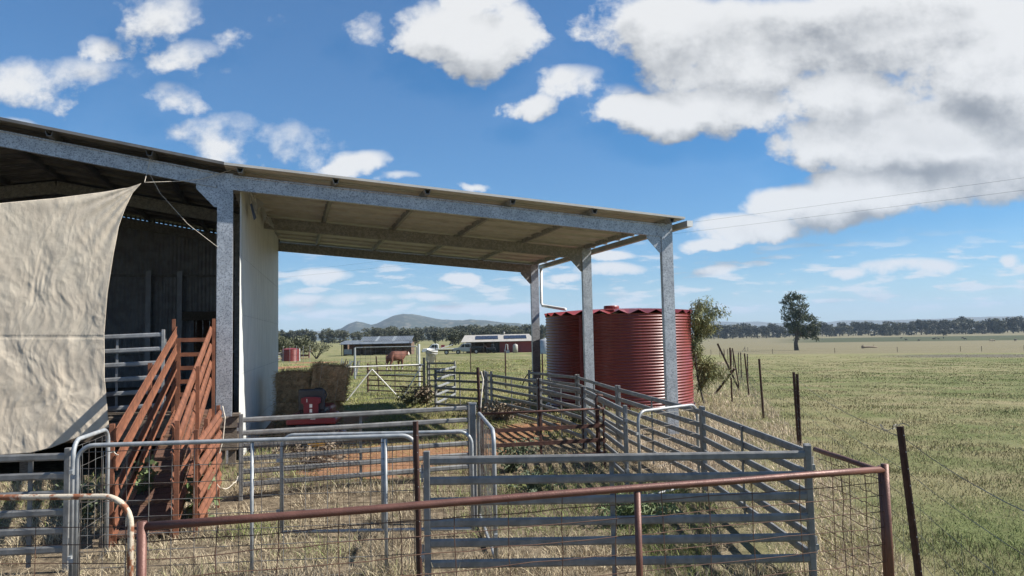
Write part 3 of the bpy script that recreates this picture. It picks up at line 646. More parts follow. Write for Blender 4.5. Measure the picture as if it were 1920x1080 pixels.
# panel on the shed deck behind the ramp
q0, q1 = FP(130, 632, .06), FP(306, 632, .06); q0.z = q1.z = 0
t = panel('pale grey panel standing on the barn floor behind the loading ramp', q0, q1, h=1.40, z0=.12, mt='panel_pale', rh=.08, stay=(.5,)); t.location.z = .945
t = thing('rusted_side_gate', 'small rust red railed gate at the head of the loading ramp', 'gate', FP(332, 770, .02), SA); t.location.z = .945
gw = (FP(384, 700, .1) - FP(332, 700, .1)).length
for z in (.1, .33, .56, .8, 1.04, 1.3): MB().bar((.02, 0, z), (gw, 0, z), .03, .07).build('rail', MT['ramp'], t)
MB().bar((0, 0, 0), (0, 0, 1.34), .09, .05, up=(0, 1, 0)).build('stile', MT['ramp'], t)

# gates
g2a, g2b = W(146, 838, 1.27), W(781, 818, 1.27)
mesh_gate('long galvanised mesh gate with round corners across the front left of the yards', g2a, g2b, braces=(.505, .905), h=1.29, sx=.20, sz=.155, wr=.0036, z0=.01, bottom=False)
g1a, g1b = W(138, 828, 1.30), W(203, 805, 1.30)
mesh_gate('narrow open mesh gate swung back toward the canvas at far left', g1a, g1b, h=1.32, sx=.16, sz=.2, z0=.01, bottom=False)
g3a, g3b = W(528, 822, 1.10), W(884, 815, 1.10)
mesh_gate('lower fine mesh gate behind the long front gate, beside the red soil', g3a, g3b, h=1.12, sx=.075, sz=.1, wr=.0017, wmt='wire_rust', braces=(.53,))
g5a, g5b = G(930, 1058), G(900, 975)
mesh_gate('mesh gate seen almost edge on below the tall dark galvanised post', g5a, g5b, h=1.28, sx=.07, sz=.1, z0=.03)
g4a, g4b = W(1196, 777, 1.14), W(1306, 760, 1.16)
mesh_gate('small pale mesh gate across the race beside the foremost shed column', g4a, g4b, h=1.16, sx=.12, sz=.16, mt='panel_pale', wr=.0022)
# rusted four bar gate in the race
r0, r1 = W(905, 776, 1.0), W(1132, 766, 1.0); d = r1 - r0; L = d.length
gt = bpy.data.objects['mesh_gate']; m = MB(); gl = (g2b - g2a).length
for k in range(12): a = Vector((gl - .03 + .012 * k, -.03 + .002 * k, .98 - .03 * math.sin(k / 11 * math.pi))); m.tube([a, a + Vector((.018, .006 * (-1) ** k, .004))], .006, 5)
m.build('latch_chain', MT['tin'], gt, kind='stuff')
t = thing('rusted_gate', 'dark brown rusted rail gate lying across the race over red soil', 'gate', (r0.x, r0.y, 0), math.atan2(d.y, d.x))
MB().tube([(0, 0, 1.0), (L, 0, 1.0)], .017, 8).build('top_bar', MT['rustgate'], t, smooth=True)
for z in (.28, .50, .73): MB().bar((0, 0, z), (L, 0, z), .025, .06).build('rail', MT['rustgate'], t)
for x in (0, L * .47, L * .955, L): MB().bar((x, .02, .05 if x == L else .25), (x, .02, 1.02), .03 if x else .04, .035, up=(0, 1, 0)).build('upright', MT['rustgate'], t)
MB().tube([(L * .945, .05, .3), (L * .945, .05, 1.16), (L * .96, .05, 1.22), (L, .05, 1.2)], .022, 8).build('hoop', MT['rustgate'], t, smooth=True)
# star posts
star('rusted star post between the long mesh gate and the front panel', G(788, 1094), 1.44, (-.02, .02))
star('dark star post where the two inner race panels meet nearest the tank', I1 + Vector((.03, -.05, 0)), 1.2)
star('dark star post beside the hoop of the brown rusted gate', I2 + Vector((0, -.05, 0)), 1.2)
star('bent dark star post behind the tall galvanised post', AT(900, 11.4), 1.72, (-.06, 0))
# pale double posts far back in the yards
for k, px in enumerate((908, 918)):
    p = AT(px, 20.2 - k * .1); t = thing('yard_post', ('left' if k == 0 else 'right') + ' one of the two pale posts standing close together in the race', 'post', p, 0, 'pale double posts')
    MB().box((0, 0, .62), (.07, .07, 1.24)).build('shaft', MT['panel_pale'], t, bevel=.006); MB().box((0, -.01, 1.0), (.085, .085, .05)).build('lug', MT['panel'], t)
# back yards
Q0, Q1 = AT(814, 21.8), AT(905, 20.3)
panel('grey panel across the far end of the yards left of the pale double posts', Q0, Q1, n=5, h=1.2)
panel('pale sunlit swing gate of flat rails at the far end of the yards', AT(815, 22.0), AT(850, 25.5), n=5, h=1.2, mt='panel_pale', stay=(.5,))
panel('short grey panel at the far end of the yards under the white bucket', AT(800, 26.5), AT(850, 26.0), n=6, h=1.3, stay=())
panel('dark six rail panel standing open on the grass behind the white braced gate', AT(688, 30), AT(792, 27.5), n=6, h=1.15, mt='rustgate', rw=.03, rh=.05, z0=.1)
bp = AT(797, 26.8)
for k, dx in enumerate((-.08, .1)):
    t = thing('yard_post', ('left' if k == 0 else 'right') + ' dark post of the pair carrying the white bucket', 'post', bp + Vector((dx, 0, 0)), 0, 'posts under the bucket')
    MB().box((0, 0, .72), (.08, .08, 1.44)).build('shaft', MT['panel'], t); MB().box((0, 0, 1.45), (.09, .09, .02)).build('cap', MT['panel'], t)
# bucket, tipped on the post tops
bk = thing('bucket', 'white plastic bucket tipped on the dark yard posts', 'bucket', bp + Vector((.14, -.02, 1.32)))
bk.rotation_euler = (R(8), R(14), 0)
MB().lathe([(0, 0), (.155, 0), (.165, .01), (.20, .40), (.21, .40), (.21, .43), (.195, .43), (.19, .40), (.15, .02), (0, .02)], 24).build('body', MT['white'], bk, smooth=True)
MB().lathe([(.205, .33), (.214, .335), (.214, .35), (.205, .355)], 24).build('rim_band', MT['white'], bk)
MB().tube([(.21 * math.cos(a), -.06 - .12 * math.sin(a), .38 - .16 * math.sin(a)) for a in np.linspace(0, math.pi, 12)], .006, 5).build('handle', MT['tin'], bk)
# white braced gate
w0, w1 = AT(645, 25.5), AT(792, 26.6); d = w1 - w0; L = math.hypot(d.x, d.y)
t = thing('braced_gate', 'white pipe gate with V shaped braces and wire mesh beyond the mower', 'gate', w0, math.atan2(d.y, d.x))
MB().tube([(0, 0, 1.22), (L, 0, 1.22)], .026, 8).build('top_bar', MT['white'], t)
for a, c in (((.06, 0, .05), (L * .335, 0, 1.12)), ((L * .335, 0, 1.12), (L * .68, 0, .05)), ((L * .98, 0, 1.2), (L * .72, 0, .05))): MB().tube([a, c], .022, 8).build('brace', MT['white'], t)
wires(t, 0.02, L - .02, .06, 1.2, .15, .15, .003)
t = thing('gate_post', 'dark timber post holding the white braced gate beside the hay', 'post', AT(640, 25.5)); MB().box((0, 0, .66), (.11, .11, 1.32)).build('shaft', MT['rustgate'], t); MB().tube([(-.09, 0, 0), (-.09, 0, 1.1)], .03, 8).build('side_pipe', MT['tin'], t)
t = thing('gate_post', 'slim white post behind the bucket near the dark six rail panel', 'post', AT(784, 33)); MB().tube([(0, 0, 0), (0, 0, 1.9)], .045, 8).build('shaft', MT['white'], t); MB().lathe([(0, 1.92), (.05, 1.91), (.05, 1.88)], 10).build('cap', MT['white'], t)
# second mesh gate behind with its post, and thin dark post
w0, w1 = AT(664, 41), AT(780, 41); d = w1 - w0
mesh_gate('tall wire gate with diagonal braces in front of the brown cow', w0, w1, h=1.75, rc=.05, sx=.3, sz=.2, r=.025, z0=.15, group=None, wr=.005, name='wire_gate')
t = thing('gate_post', 'pale post with a slanting stay left of the cow', 'post', AT(664, 40.5)); MB().tube([(0, 0, 0), (0, 0, 1.75)], .06, 8).build('shaft', MT['tin'], t); MB().tube([(-.1, 0, 1.0), (-.75, 0, .55)], .03, 6).build('stay', MT['white'], t)
star('thin dark post on the grass behind the white braced gate', AT(709, 31), 1.45, (-.12, 0), group=None)

# ------------------------------------------------------------------ brown pipe fence in the foreground, with its side wing
f0, f1 = W(273, 987, 1.12), W(1657, 880, 1.12); d = f1 - f0; L = math.hypot(d.x, d.y)
def stock_fence(label, f0, f1, z, r, mid, nst, wz, name='pipe_fence', mt='pipe', rp=None, start=True, endpost=True):
    d = f1 - f0; L = math.hypot(d.x, d.y)
    t = thing(name, label, 'pipe fence', (f0.x, f0.y, 0), math.atan2(d.y, d.x))
    MB().tube([(L * k / 8, 0, z + (random.uniform(-.004, .004) if 0 < k < 8 else 0)) for k in range(9)], r, 14).build('top_rail', MT[mt], t, smooth=True)
    rp = rp or r * 1.15
    if start: MB().tube([(-.02, 0, 0), (-.02, 0, z + .03)], rp, 12).build('corner_post', MT[mt], t, smooth=True)
    if endpost: MB().tube([(L + .01, 0, 0), (L + .01, 0, z + .04)], rp, 12).build('corner_post', MT[mt], t, smooth=True)
    for s in mid: MB().tube([(L * s, .0, 0), (L * s, 0, z - r)], r * .95, 12).build('post', MT[mt], t, smooth=True)
    m = MB()
    for zz in wz:
        m.tube([(L * k / 24, .012 + random.uniform(-.006, .006), zz + random.uniform(-.008, .008)) for k in range(25)], .0032, 5, cap=False)
    m.build('line_wires', MT['wire_rust'], t, kind='stuff'); m = MB()
    for k in range(1, nst):
        x = L * k / nst + random.uniform(-.02, .02)
        m.tube([(x + random.uniform(-.012, .012), .016, zz) for zz in np.linspace(wz[0], z - .02, 6)], .0034, 5, cap=False)
    m.build('stay_wires', MT['wire_rust'], t, kind='stuff')
    return t
stock_fence('brown pipe rail fence with wide rusty mesh running across the foreground', f0, f1, 1.12, .025, (.605,), 14, [.16, .29, .42, .55, .68, .80, .92, 1.02])
side0 = W(1528, 842, 1.1)
stock_fence('short brown mesh fence wing joining the foreground fence to the front right corner post', side0, f1 + Vector((.0, .05, 0)), 1.1, .022, (), 4, [.1, .2, .3, .4, .5, .6, .7, .8, .9, 1.02], name='pipe_fence', endpost=True, start=False)
# rust and cream gate at the lower left corner
a, c = W(-190, 942, 1.1), W(246, 938, 1.1)
mesh_gate('cream gate with rusting paint and a round corner at lower left', a, c, h=1.13, r=.021, rc=.20, mt='peel', sx=.31, sz=.13, wr=.0032, wmt='wire_rust', group=None, name='pipe_gate', wz=.92)

# ------------------------------------------------------------------ loading ramp
RB = Vector((-3.83, 8.15, 0)); rd = Vector((-.312, .95, 0)).normalized(); ra = math.atan2(rd.y, rd.x); RL, RWd = 4.95, .57
t = thing('loading_ramp', 'rust red steel loading ramp with sloping side rails and timber cleats', 'loading ramp', RB, ra)      # local x up the ramp, y to the left
DZ0, DZ1 = .10, 1.0
def dk(x): return DZ0 + (DZ1 - DZ0) * x / RL
for i in range(26):
    x = (i + .5) * RL / 26; m = MB(); m.box((0, 0, 0), (RL / 26 - .012, RWd - .04, .035), rot=Matrix.Rotation(-math.atan2(DZ1 - DZ0, RL), 3, 'Y')); m.build('deck_board', MT['darkwood'], t, loc=(x, RWd / 2, dk(x)))
for i in range(9):
    x = (i + .6) * RL / 9.5; MB().box((0, 0, 0), (.05, RWd - .06, .04)).build('cleat', MT['cleat'], t, loc=(x, RWd / 2, dk(x) + .035))
ang = math.atan2(1.19 * .98, RL)
for side, y, sg in (('left', RWd, 1), ('right', 0, -1)):
    zt0, zt1 = 1.20, 2.40
    for k in range(4):                                    # four folded rails, following the slope
        drop = .30 * k
        z0_, z1_ = zt0 - drop, zt1 - drop
        h_ = .085
        prof = [(-.018, -h_), (-.004, -h_), (.016, -h_ * .55), (.016, h_ * .55), (-.004, h_), (-.018, h_), (-.006, h_ * .5), (-.006, -h_ * .5)]
        if sg > 0: prof = [(-a, c) for a, c in reversed(prof)]
        MB().sweep((-.02, y, z0_), (RL, y, z1_), prof).build('side_rail', MT['ramp'], t)
    for x in ((.02, RL * .45, RL - .02) if side == 'right' else (.02, RL * .5, RL - .02)):
        zt_ = zt0 + (zt1 - zt0) * x / RL
        MB().bar((x, y + sg * .04, max(0, dk(x) - .5) if x > .1 else 0), (x, y + sg * .04, zt_ + (.22 if x > RL - .1 else .12)), .05, .05, up=(1, 0, 0)).build('upright', MT['ramp'], t)
    MB().bar((0, y, dk(0) - .03), (RL, y, dk(RL) - .03), .04, .12).build('bearer', MT['ramp'], t)
for x in (RL * .5, RL - .1):
    for y in (.03, RWd - .03): MB().bar((x, y, 0), (x, y, dk(x) - .06), .06, .06, up=(1, 0, 0)).build('leg', MT['ramp'], t)
# loose wing panel leaning beside the ramp, tied with twine
wp0, wp1 = Vector((-3.62, 8.35, 0)), Vector((-3.94, 9.75, 0)); d = wp1 - wp0; L = d.length
t = thing('ramp_wing', 'rust red wing panel of slanting folded rails tied to the right of the ramp', 'ramp wing', wp0, math.atan2(d.y, d.x))
for k in range(4):
    h_ = .095; zc_ = 1.08 - .27 * k
    MB().sweep((0, 0, zc_ - .08), (L, 0, zc_ + .12), [(-.016, -h_), (.002, -h_), (.02, -h_ * .5), (.005, 0), (.02, h_ * .5), (.002, h_), (-.016, h_)]).build('rail', MT['ramp'], t)
for x in (.0, .42 * L, L): MB().bar((x, .035, 0), (x, .035, 1.2 + .15 * x / L), .045, .04, up=(1, 0, 0)).build('upright', MT['ramp'], t)
e = wp1 + Vector((.03, -.02, 0))
rope('loop of cream twine tied round the far end of the ramp wing', [e + Vector((0, 0, 1.34)), e + Vector((.05, -.04, 1.2)), e + Vector((.03, -.06, .9)), e + Vector((-.02, -.1, .66)), e + Vector((-.05, -.3, .55))], .009, sag=.01, cat='twine')
rope('frayed white twine hanging from the mesh right of the ramp wing', [W(404, 902, .4), W(418, 916, .34), W(438, 905, .38), W(446, 893, .44)], .006, sag=.03, cat='twine')
rope('white twine knotted round the star post at the front panel', [W(784, 899, .86), W(795, 898, .86), W(800, 902, .85), W(793, 914, .80)], .006, cat='twine')
rope('short twine holding the open gate to the ramp upright', [W(204, 848, 1.05), W(213, 846, 1.06), W(222, 853, 1.02)], .006, sag=.01, cat='twine')
rope('weathered strip of rope hanging from the bent star post in the race', [AT(899, 11.2) + Vector((0, 0, 1.68)), AT(903, 11.2) + Vector((0, 0, 1.55)), AT(899, 11.1) + Vector((0, 0, 1.3)), AT(897, 11.1) + Vector((0, 0, 1.12))], .012)

# ------------------------------------------------------------------ hay and mower
def bale(label, c, dims, rz, tilt=0):
    t = thing('hay_bale', label, 'hay bale', c, rz, 'stacked hay bales'); t.rotation_euler = (0, tilt, rz)
    dx, dy, dz = dims; m = MB(); n = 9
    for f in range(6):
        def fn(u, v, f=f):
            a, c_ = u - .5, v - .5
            p = [(a, c_, .5), (a, c_, -.5), (a, .5, c_), (a, -.5, c_), (.5, a, c_), (-.5, a, c_)][f]
            p = Vector(p); k = .06 * (max(abs(p.x), .3) * max(abs(p.y), .3) * max(abs(p.z), .3) * 8)
            p *= 1 - k; q = Vector((p.x * dx, p.y * dy, p.z * dz + dz / 2)); q += .05 * mnoise.noise_vector(q * 3.5 + Vector((c.x, c.y, c.z)) * 7); return q
        m.grid(n, n, fn)
    m.build('core', MT['hay'], t, smooth=True)
    N = int(2600 * (dx * dz + dy * dz + dx * dy) / 1.5); s = MB()
    for _ in range(N):
        f = random.choice((0, 2, 3, 3, 4, 5)); a, c_ = random.uniform(-.5, .5), random.uniform(-.5, .5)
        p = Vector([(a, c_, .5), 0, (a, .5, c_), (a, -.5, c_), (.5, a, c_), (-.5, a, c_)][f]) * .96; q = Vector((p.x * dx, p.y * dy, p.z * dz + dz / 2))
        n_ = Vector([(0, 0, 1), 0, (0, 1, 0), (0, -1, 0), (1, 0, 0), (-1, 0, 0)][f])
        d = (Vector((random.gauss(0, 1), random.gauss(0, 1), random.gauss(0, 1) - .3)) + n_ * .5).normalized() * random.uniform(.06, .2)
        sd = d.cross(Vector((random.random(), random.random(), random.random()))).normalized() * .004
        q += n_ * random.uniform(-.03, .03); q2 = q + d * .55 + n_ * .02
        s.add([q - sd, q + sd, q2 + sd * .8, q2 - sd * .8, q + d], [(0, 1, 2, 3), (3, 2, 4)])
    s.build('loose_straw', MT['straw'], t, kind='stuff')
    for yy in (-.25, .25): MB().tube([(dx * yy, -dy * .49, .03), (dx * yy, -dy * .505, dz * .5), (dx * yy, -dy * .49, dz)], .004, 4).build('twine', MT['rope'], t)
hb = AT(552, 16.9)
def hp(px, D, z): p = AT(px, D); p.z = z; return p
bale('lowest and largest hay bale, behind the mower', hp(578, 17.0, 0), (1.40, .9, .80), .12)
bale('upper left hay bale, set level on the stack', hp(555, 17.0, .78), (.80, .8, .68), .1)
bale('upper right hay bale, tilted on the stack', hp(612, 16.9, .80), (.78, .75, .80), .18, .14)

mp = AT(582, 14.8); t = thing('ride_on_mower', 'red ride-on mower with a black seat parked in front of the hay', 'ride-on mower', mp, .08)
def rbox(c, d, bv, name, mt, par=t): return MB().box(c, d).build(name, MT[mt], par, bevel=bv)
seat = rbox((-.02, .18, .98), (.54, .09, .46), .07, 'seat_back', 'black')
rbox((-.02, .42, .74), (.52, .5, .12), .05, 'seat_cushion', 'black')
br = MB().prism([(-.17, .115, .70), (.13, .115, .70), (.13, .115, .90), (.18, .115, .93), (.18, .115, 1.03), (.10, .115, 1.05), (-.14, .115, 1.05), (-.22, .115, 1.03), (-.22, .115, .93), (-.17, .115, .90)], (0, -.03, 0), (0, .01, 0)).build('seat_bracket', MT['redp'], t, bevel=.012)
MB().box((-.02, .081, .87), (.055, .004, .07)).build('sticker', MT['white'], br); MB().box((-.02, .081, .77), (.05, .004, .07)).build('sticker', MT['white'], br); MB().box((-.10, .081, .98), (.014, .004, .07)).build('sticker', MT['white'], br)
fd = MB().prism([(-.50, 0, .50), (.50, 0, .50), (.50, 0, .60), (.44, 0, .69), (.36, 0, .71), (-.36, 0, .71), (-.44, 0, .69), (-.50, 0, .60)], (0, -.02, 0), (0, .75, 0)).build('fender', MT['redp'], t, bevel=.03)
MB().box((.04, -.024, .615), (.10, .006, .022)).build('maker_plate', MT['white'], fd)
rbox((0, .5, .40), (.62, 1.1, .18), .02, 'chassis', 'black')
rbox((0, 1.25, .62), (.5, .7, .36), .08, 'bonnet', 'redp')
for sx_ in (-.40, .40):
    w = MB(); prof = [(.10, -.10), (.17, -.11), (.235, -.09), (.25, -.05), (.25, .05), (.235, .09), (.17, .11), (.10, .10)]
    vs = [(z, r * math.cos(a), r * math.sin(a)) for r, z in prof for a in np.arange(24) * math.pi / 12]
    w.add(vs, [(i*24+j, i*24+(j+1)%24, (i+1)*24+(j+1)%24, (i+1)*24+j) for i in range(7) for j in range(24)])
    wo = w.build('rear_wheel', MT['rubber'], t, smooth=True, loc=(sx_, .12, .25))
    MB().tube([(-.05, 0, 0), (.05, 0, 0)], .11, 16).build('hub', MT['black'], wo)
    w2 = MB(); w2.add([(z * .6, r * .7 * math.cos(a), r * .7 * math.sin(a)) for r, z in prof for a in np.arange(20) * math.pi / 10], [(i*20+j, i*20+(j+1)%20, (i+1)*20+(j+1)%20, (i+1)*20+j) for i in range(7) for j in range(20)])
    w2.build('front_wheel', MT['rubber'], t, smooth=True, loc=(sx_ * .8, 1.4, .175))
rbox((0, .75, .2), (1.15, .5, .12), .04, 'cutting_deck', 'redp')
yl = MB().prism([(-.02, -.12, .08), (.28, -.12, .08), (.33, -.12, .15), (.27, -.12, .27), (.02, -.12, .28), (-.06, -.12, .16)], (0, -.03, 0), (0, .03, 0)).build('yellow_guard', MT['yellow'], t, bevel=.01)
MB().tube([(.13, -.16, .18), (.13, -.11, .18)], .03, 10).build('guard_hub', MT['black'], yl)
MB().tube([(-.3, .2, .72), (-.3, .15, .60)], .015, 6).build('lever', MT['black'], t); MB().tube([(.34, .1, .70), (.34, .1, .86)], .015, 6).build('lever', MT['black'], t)
MB().tube([(0, .95, .8), (0, .8, 1.02)], .02, 8).build('steering_column', MT['black'], t); MB().tube([(.17 * math.cos(a), .78 + .06 * math.sin(a), 1.03 + .15 * math.sin(a)) for a in np.arange(16) * math.pi / 8], .014, 6, closed=True).build('steering_wheel', MT['black'], t)

# ------------------------------------------------------------------ red tank
TC = Vector((3.31, 22.8, tz(3.31, 22.8))); TR, TH = 2.26, 2.78
t = thing('water_tank', 'large red corrugated rainwater tank beside the lean-to', 'water tank', TC)
prof = []
nrip = 33
for i in range(nrip * 8 + 1):
    z = TH * i / (nrip * 8); prof.append((TR + .014 * math.cos(2 * math.pi * i / 8), z))
MB().lathe(prof, 128).build('shell', MT['tank'], t, smooth=True)
m = MB(); NP = 26; vs = [(0, 0, TH + .22)]
for k in range(2 * NP):
    a = math.pi * k / NP; r = TR + (.05 if k % 2 == 0 else .015); vs.append((r * math.cos(a), r * math.sin(a), TH + (.105 if k % 2 == 0 else -.015)))
for k in range(2 * NP):
    a = math.pi * k / NP; vs.append((TR * .62 * math.cos(a), TR * .62 * math.sin(a), TH + .14 + (.03 if k % 2 == 0 else 0)))
n2 = 2 * NP
fs = [(1 + k, 1 + (k + 1) % n2, 1 + n2 + (k + 1) % n2, 1 + n2 + k) for k in range(n2)] + [(1 + n2 + k, 1 + n2 + (k + 1) % n2, 0) for k in range(n2)]
m.add(vs, fs); o = m.build('lid', MT['tank_lid'], t); so = o.modifiers.new('thick', 'SOLIDIFY'); so.thickness = .006
m = MB()
for k in range(n2 // 2):
    pass
MB().box((-.55, -1.75, TH + .10), (.40, .3, .09)).build('access_hatch', MT['tank_lid'], t, bevel=.02)
MB().lathe([(0, TH + .30), (.22, TH + .29), (.24, TH + .26), (.24, TH + .17)], 20, (-.25, -.55, 0)).build('strainer', MT['tank_lid'], t)
MB().lathe([(TR + .03, .02), (TR + .06, .02), (TR + .06, -.06), (TR + .03, -.1)], 96).build('base_ring', MT['tank'], t)
MB().box((-1.35, -1.875, 1.4), (.07, .03, 2.7)).build('sheet_seam', MT['tank'], t)
MB().tube([(-2.15, -.75, .28), (-2.45, -.9, .28), (-2.5, -.92, .1)], .035, 8).build('outlet', MT['black'], t)
for k in range(14): pass
# ------------------------------------------------------------------ boundary fence on the right
FL = lambda y: 3.28 + .272 * (y - 6)
bf = thing('wire_fence', 'long rusted star post fence with slack wires dividing the yards from the open paddock', 'wire fence', (0, 0, 0))
posts = []
def fpost(p, top, lean=(0, 0), s=.03, name='post'):
    z = tz(p.x, p.y); o = star_mesh(lean, top, s).build(name, MT['star'], bf, loc=(p.x, p.y, z)); o.rotation_euler.z = .5 if False else 0
    posts.append((Vector((p.x, p.y, z)), top, lean))
    m = MB()
    for k in range(10): m.box((lean[0] * (k + .8) / 10.3, lean[1] * (k + .8) / 10.3 - s * 1.03, top * (k + .8) / 10.3), (.008, .003, .008))
    if p.y < 20: m.build('wire_holes', MT['tin'], o, kind='stuff')
V2 = lambda x, y: Vector((x, y, 0))
fpost(V2(2.35, 2.4), 1.35)
fpost(V2(3.28, 6.0), 1.40, (-.09, .02), .034)
pA = G(1498, 838); fpost(pA, 1.40, (-.03, 0)); fpost(pA + Vector((.045, .03, 0)), 1.36, (.0, 0))
pB = G(1432, 784); fpost(pB, 1.48, (-.05, 0))
pC = AT(1397, 25.5); fpost(pC, 1.50, (-.1, 0))
pD = AT(1365, 23.0); fpost(pD, 1.72)
pE = AT(1379, 31.0); fpost(pE, 1.65, (-.22, 0))
for y in (33, 38, 44, 51, 59, 68, 78, 90, 103, 118): fpost(AT(960 + 1350 * FL(y) / y + random.uniform(-2, 2), y), 1.30 + random.uniform(-.08, .08), (random.uniform(-.04, .04), 0))
b0 = AT(1380, 28.5); MB().bar((b0.x, b0.y, b0.z - .02), (b0.x - .75, b0.y + .2, b0.z + 1.85), .06, .06, up=(0, 1, 0)).build('leaning_post', MT['star'], bf)
c0 = AT(1334, 27.0); e0 = AT(1372, 26.5); MB().bar((c0.x, c0.y, c0.z), (e0.x, e0.y, e0.z + .95), .07, .07, up=(0, 1, 0)).build('stay_post', MT['star'], bf)
run = [posts[i] for i in (0, 1, 2, 4, 5, 7)] + posts[8:]
for zf, rr in ((1.30, .0032), (1.02, .0026), (.78, .0026), (.55, .0026), (.32, .0026)):
    pts = []
    for (p, top, ln), (p2, top2, ln2) in zip(run, run[1:]):
        for k in range(6):
            f = k / 6; a = p + Vector((ln[0] * zf / top, ln[1] * zf / top, zf)); c = p2 + Vector((ln2[0] * zf / top2, ln2[1] * zf / top2, zf)); q = a.lerp(c, f); q.z -= .06 * 4 * f * (1 - f) * (1 + .6 * math.sin(zf * 40)); q.x += .02; pts.append(q)
    MB().tube(pts, rr, 4, cap=False).build('line_wire', MT['wire'], bf)
m = MB()
for (p, top, ln), (p2, top2, ln2) in zip(run[:5], run[1:6]):
    n = int((p2 - p).length / .3)
    for k in range(n):
        q = p.lerp(p2, k / n); m.tube([(q.x + .02, q.y, q.z + .03), (q.x + .02 + random.uniform(-.02, .02), q.y, q.z + .78)], .0018, 3, cap=False)
m.build('stay_wires', MT['wire'], bf, kind='stuff')
m = MB()                                                   # loose coil of barbed wire on the first post top
for k in range(40): pass
p = posts[1][0]; MB().tube([(p.x - .09 + .06 * math.cos(a) - a * .012, p.y + .05 * math.sin(a * 1.3), p.z + 1.40 + .02 * math.sin(a * 2)) for a in np.linspace(0, 11, 40)], .003, 4).build('wire_tangle', MT['wire'], bf)
# mesh fence crossing beyond the yards
wf = thing('wire_fence', 'rusty square mesh fence crossing the grass beyond the yards', 'wire fence', AT(1014, 27))
base = wf.location.copy(); pts = [AT(px, D) for px, D in ((1014, 27), (945, 30), (880, 44), (815, 52))]
for p in pts[:]: star_mesh((0, 0), 1.55, .03).build('post', MT['star'], wf, loc=p - base)
m = MB()
for a, c in zip(pts, pts[1:]):
    n = int((c - a).length / .26)
    for k in range(n): q = a.lerp(c, k / n) - base; m.tube([q, q + Vector((0, 0, 1.38))], .0026, 3, cap=False)
    for z in np.arange(.05, 1.4, .2): m.tube([a - base + Vector((0, 0, z)), c - base + Vector((0, 0, z))], .0024, 3, cap=False)
m.build('wire_mesh', MT['wire_rust'], wf, kind='stuff')
t = thing('dark_pipe_end', 'bent dark hose end rising from the grass near the rearmost column', 'hose', AT(990, 29)); MB().tube([(-.35, 0, .1), (-.2, 0, .5), (.0, 0, .75), (.3, 0, .95)], .025, 6).build('hose', MT['black'], t, smooth=True)
# faint far fence with its line of rank grass
ff = thing('paddock_fence', 'far wire fence with sparse posts across the dry paddock behind the lone tree', 'wire fence', (0, 0, 0))
line = [Vector((az * 176 , 176 - 8 * az, 0)) for az in np.linspace(.27, .85, 22)]
for k, p in enumerate(line): p.z = tz(p.x, p.y); MB().bar(p, p + Vector((0, 0, 1.25)), .09, .09, up=(0, 1, 0)).build('post', MT['deadtwig'], ff) if k % 3 == 0 or k in (1, 13) else None
for z in (.4, .8, 1.15): MB().tube([p + Vector((0, 0, z)) for p in line], .006, 3, cap=False).build('line_wire', MT['wire'], ff)

# ------------------------------------------------------------------ power line
for k, dz in enumerate((0, -.53)):
    a = CAM + ray(2300, 281) * 38 + Vector((0, 0, dz)); c = CAM + ray(250, 536) * 105 + Vector((0, 0, dz)); pts = []
    for i in range(41): f = i / 40; q = a.lerp(c, f); q.z -= .5 * 4 * f * (1 - f); pts.append(q)
    o = MB().tube(pts, .0042, 4).build('power_line', MT['black']); tag(o, ('upper' if k == 0 else 'lower') + ' of two thin power lines crossing the sky behind the shed roof', 'power line')

# ------------------------------------------------------------------ far buildings
def building_box(t, c, d, name, mt, bevel=0): return MB().box(c, d).build(name, MT[mt], t, bevel=bevel)
bp_ = AT(706, 130); t = thing('stable_shed', 'low brown stable with a grey blue skillion roof and translucent roof strips', 'stable', bp_, .03)
Wd = 12.2
for i, (x0, x1) in enumerate(((-6.1, -4.2), (-4.2, -2.9), (-2.9, -.6), (-.6, 1.2), (1.2, 2.9), (2.9, 4.6), (4.6, 6.1))):
    if i in (0, 3): continue
    building_box(t, ((x0 + x1) / 2, 0, .95), (x1 - x0 - .5, .12, 1.9), 'wall', 'brownwall')
    building_box(t, ((x0 + x1) / 2 + .1, -.08, 1.3), (.7, .06, .55), 'window', 'glass')
for x in (-6.1, -4.2, -2.9, -.6, 1.2, 2.9, 4.6, 6.1): building_box(t, (x, -1.2, 1.1), (.14, .14, 2.2), 'post', 'star')
building_box(t, (0, 5, 1.2), (Wd, .12, 2.4), 'wall', 'brownwall'); building_box(t, (-6.05, 2.5, 1.1), (.1, 5, 2.2), 'wall', 'brownwall'); building_box(t, (6.05, 2.5, 1.1), (.1, 5, 2.2), 'wall', 'brownwall')
building_box(t, (-5.2, -.3, .7), (1.4, .06, .9), 'pale_door', 'tin')
MB().add([(-6.4, -1.8, 2.05), (6.4, -1.8, 2.05), (6.4, .3, 2.45), (-6.4, .3, 2.45)], [(0, 1, 2, 3)]).build('verandah_roof', MT['blueroof'], t).modifiers.new('thick', 'SOLIDIFY').thickness = .06
for x0, x1, mt in ((-3.2, -.5, 'blueroof'), (-.5, .0, 'palepan'), (.0, 2.5, 'blueroof'), (2.5, 3.1, 'palepan'), (3.1, 6.2, 'blueroof')):
    m = MB(); n = max(1, int((x1 - x0) / .3))
    for k in range(n):
        a = x0 + (x1 - x0) * k / n; c = x0 + (x1 - x0) * (k + 1) / n
        m.add([(a, .2, 2.48), (c - .04, .2, 2.48), (c - .04, 4.2, 3.35), (a, 4.2, 3.35), (c, .2, 2.52), (c, 4.2, 3.39)], [(0, 1, 2, 3), (1, 4, 5, 2)])
    m.build('roof_sheet', MT[mt], t)
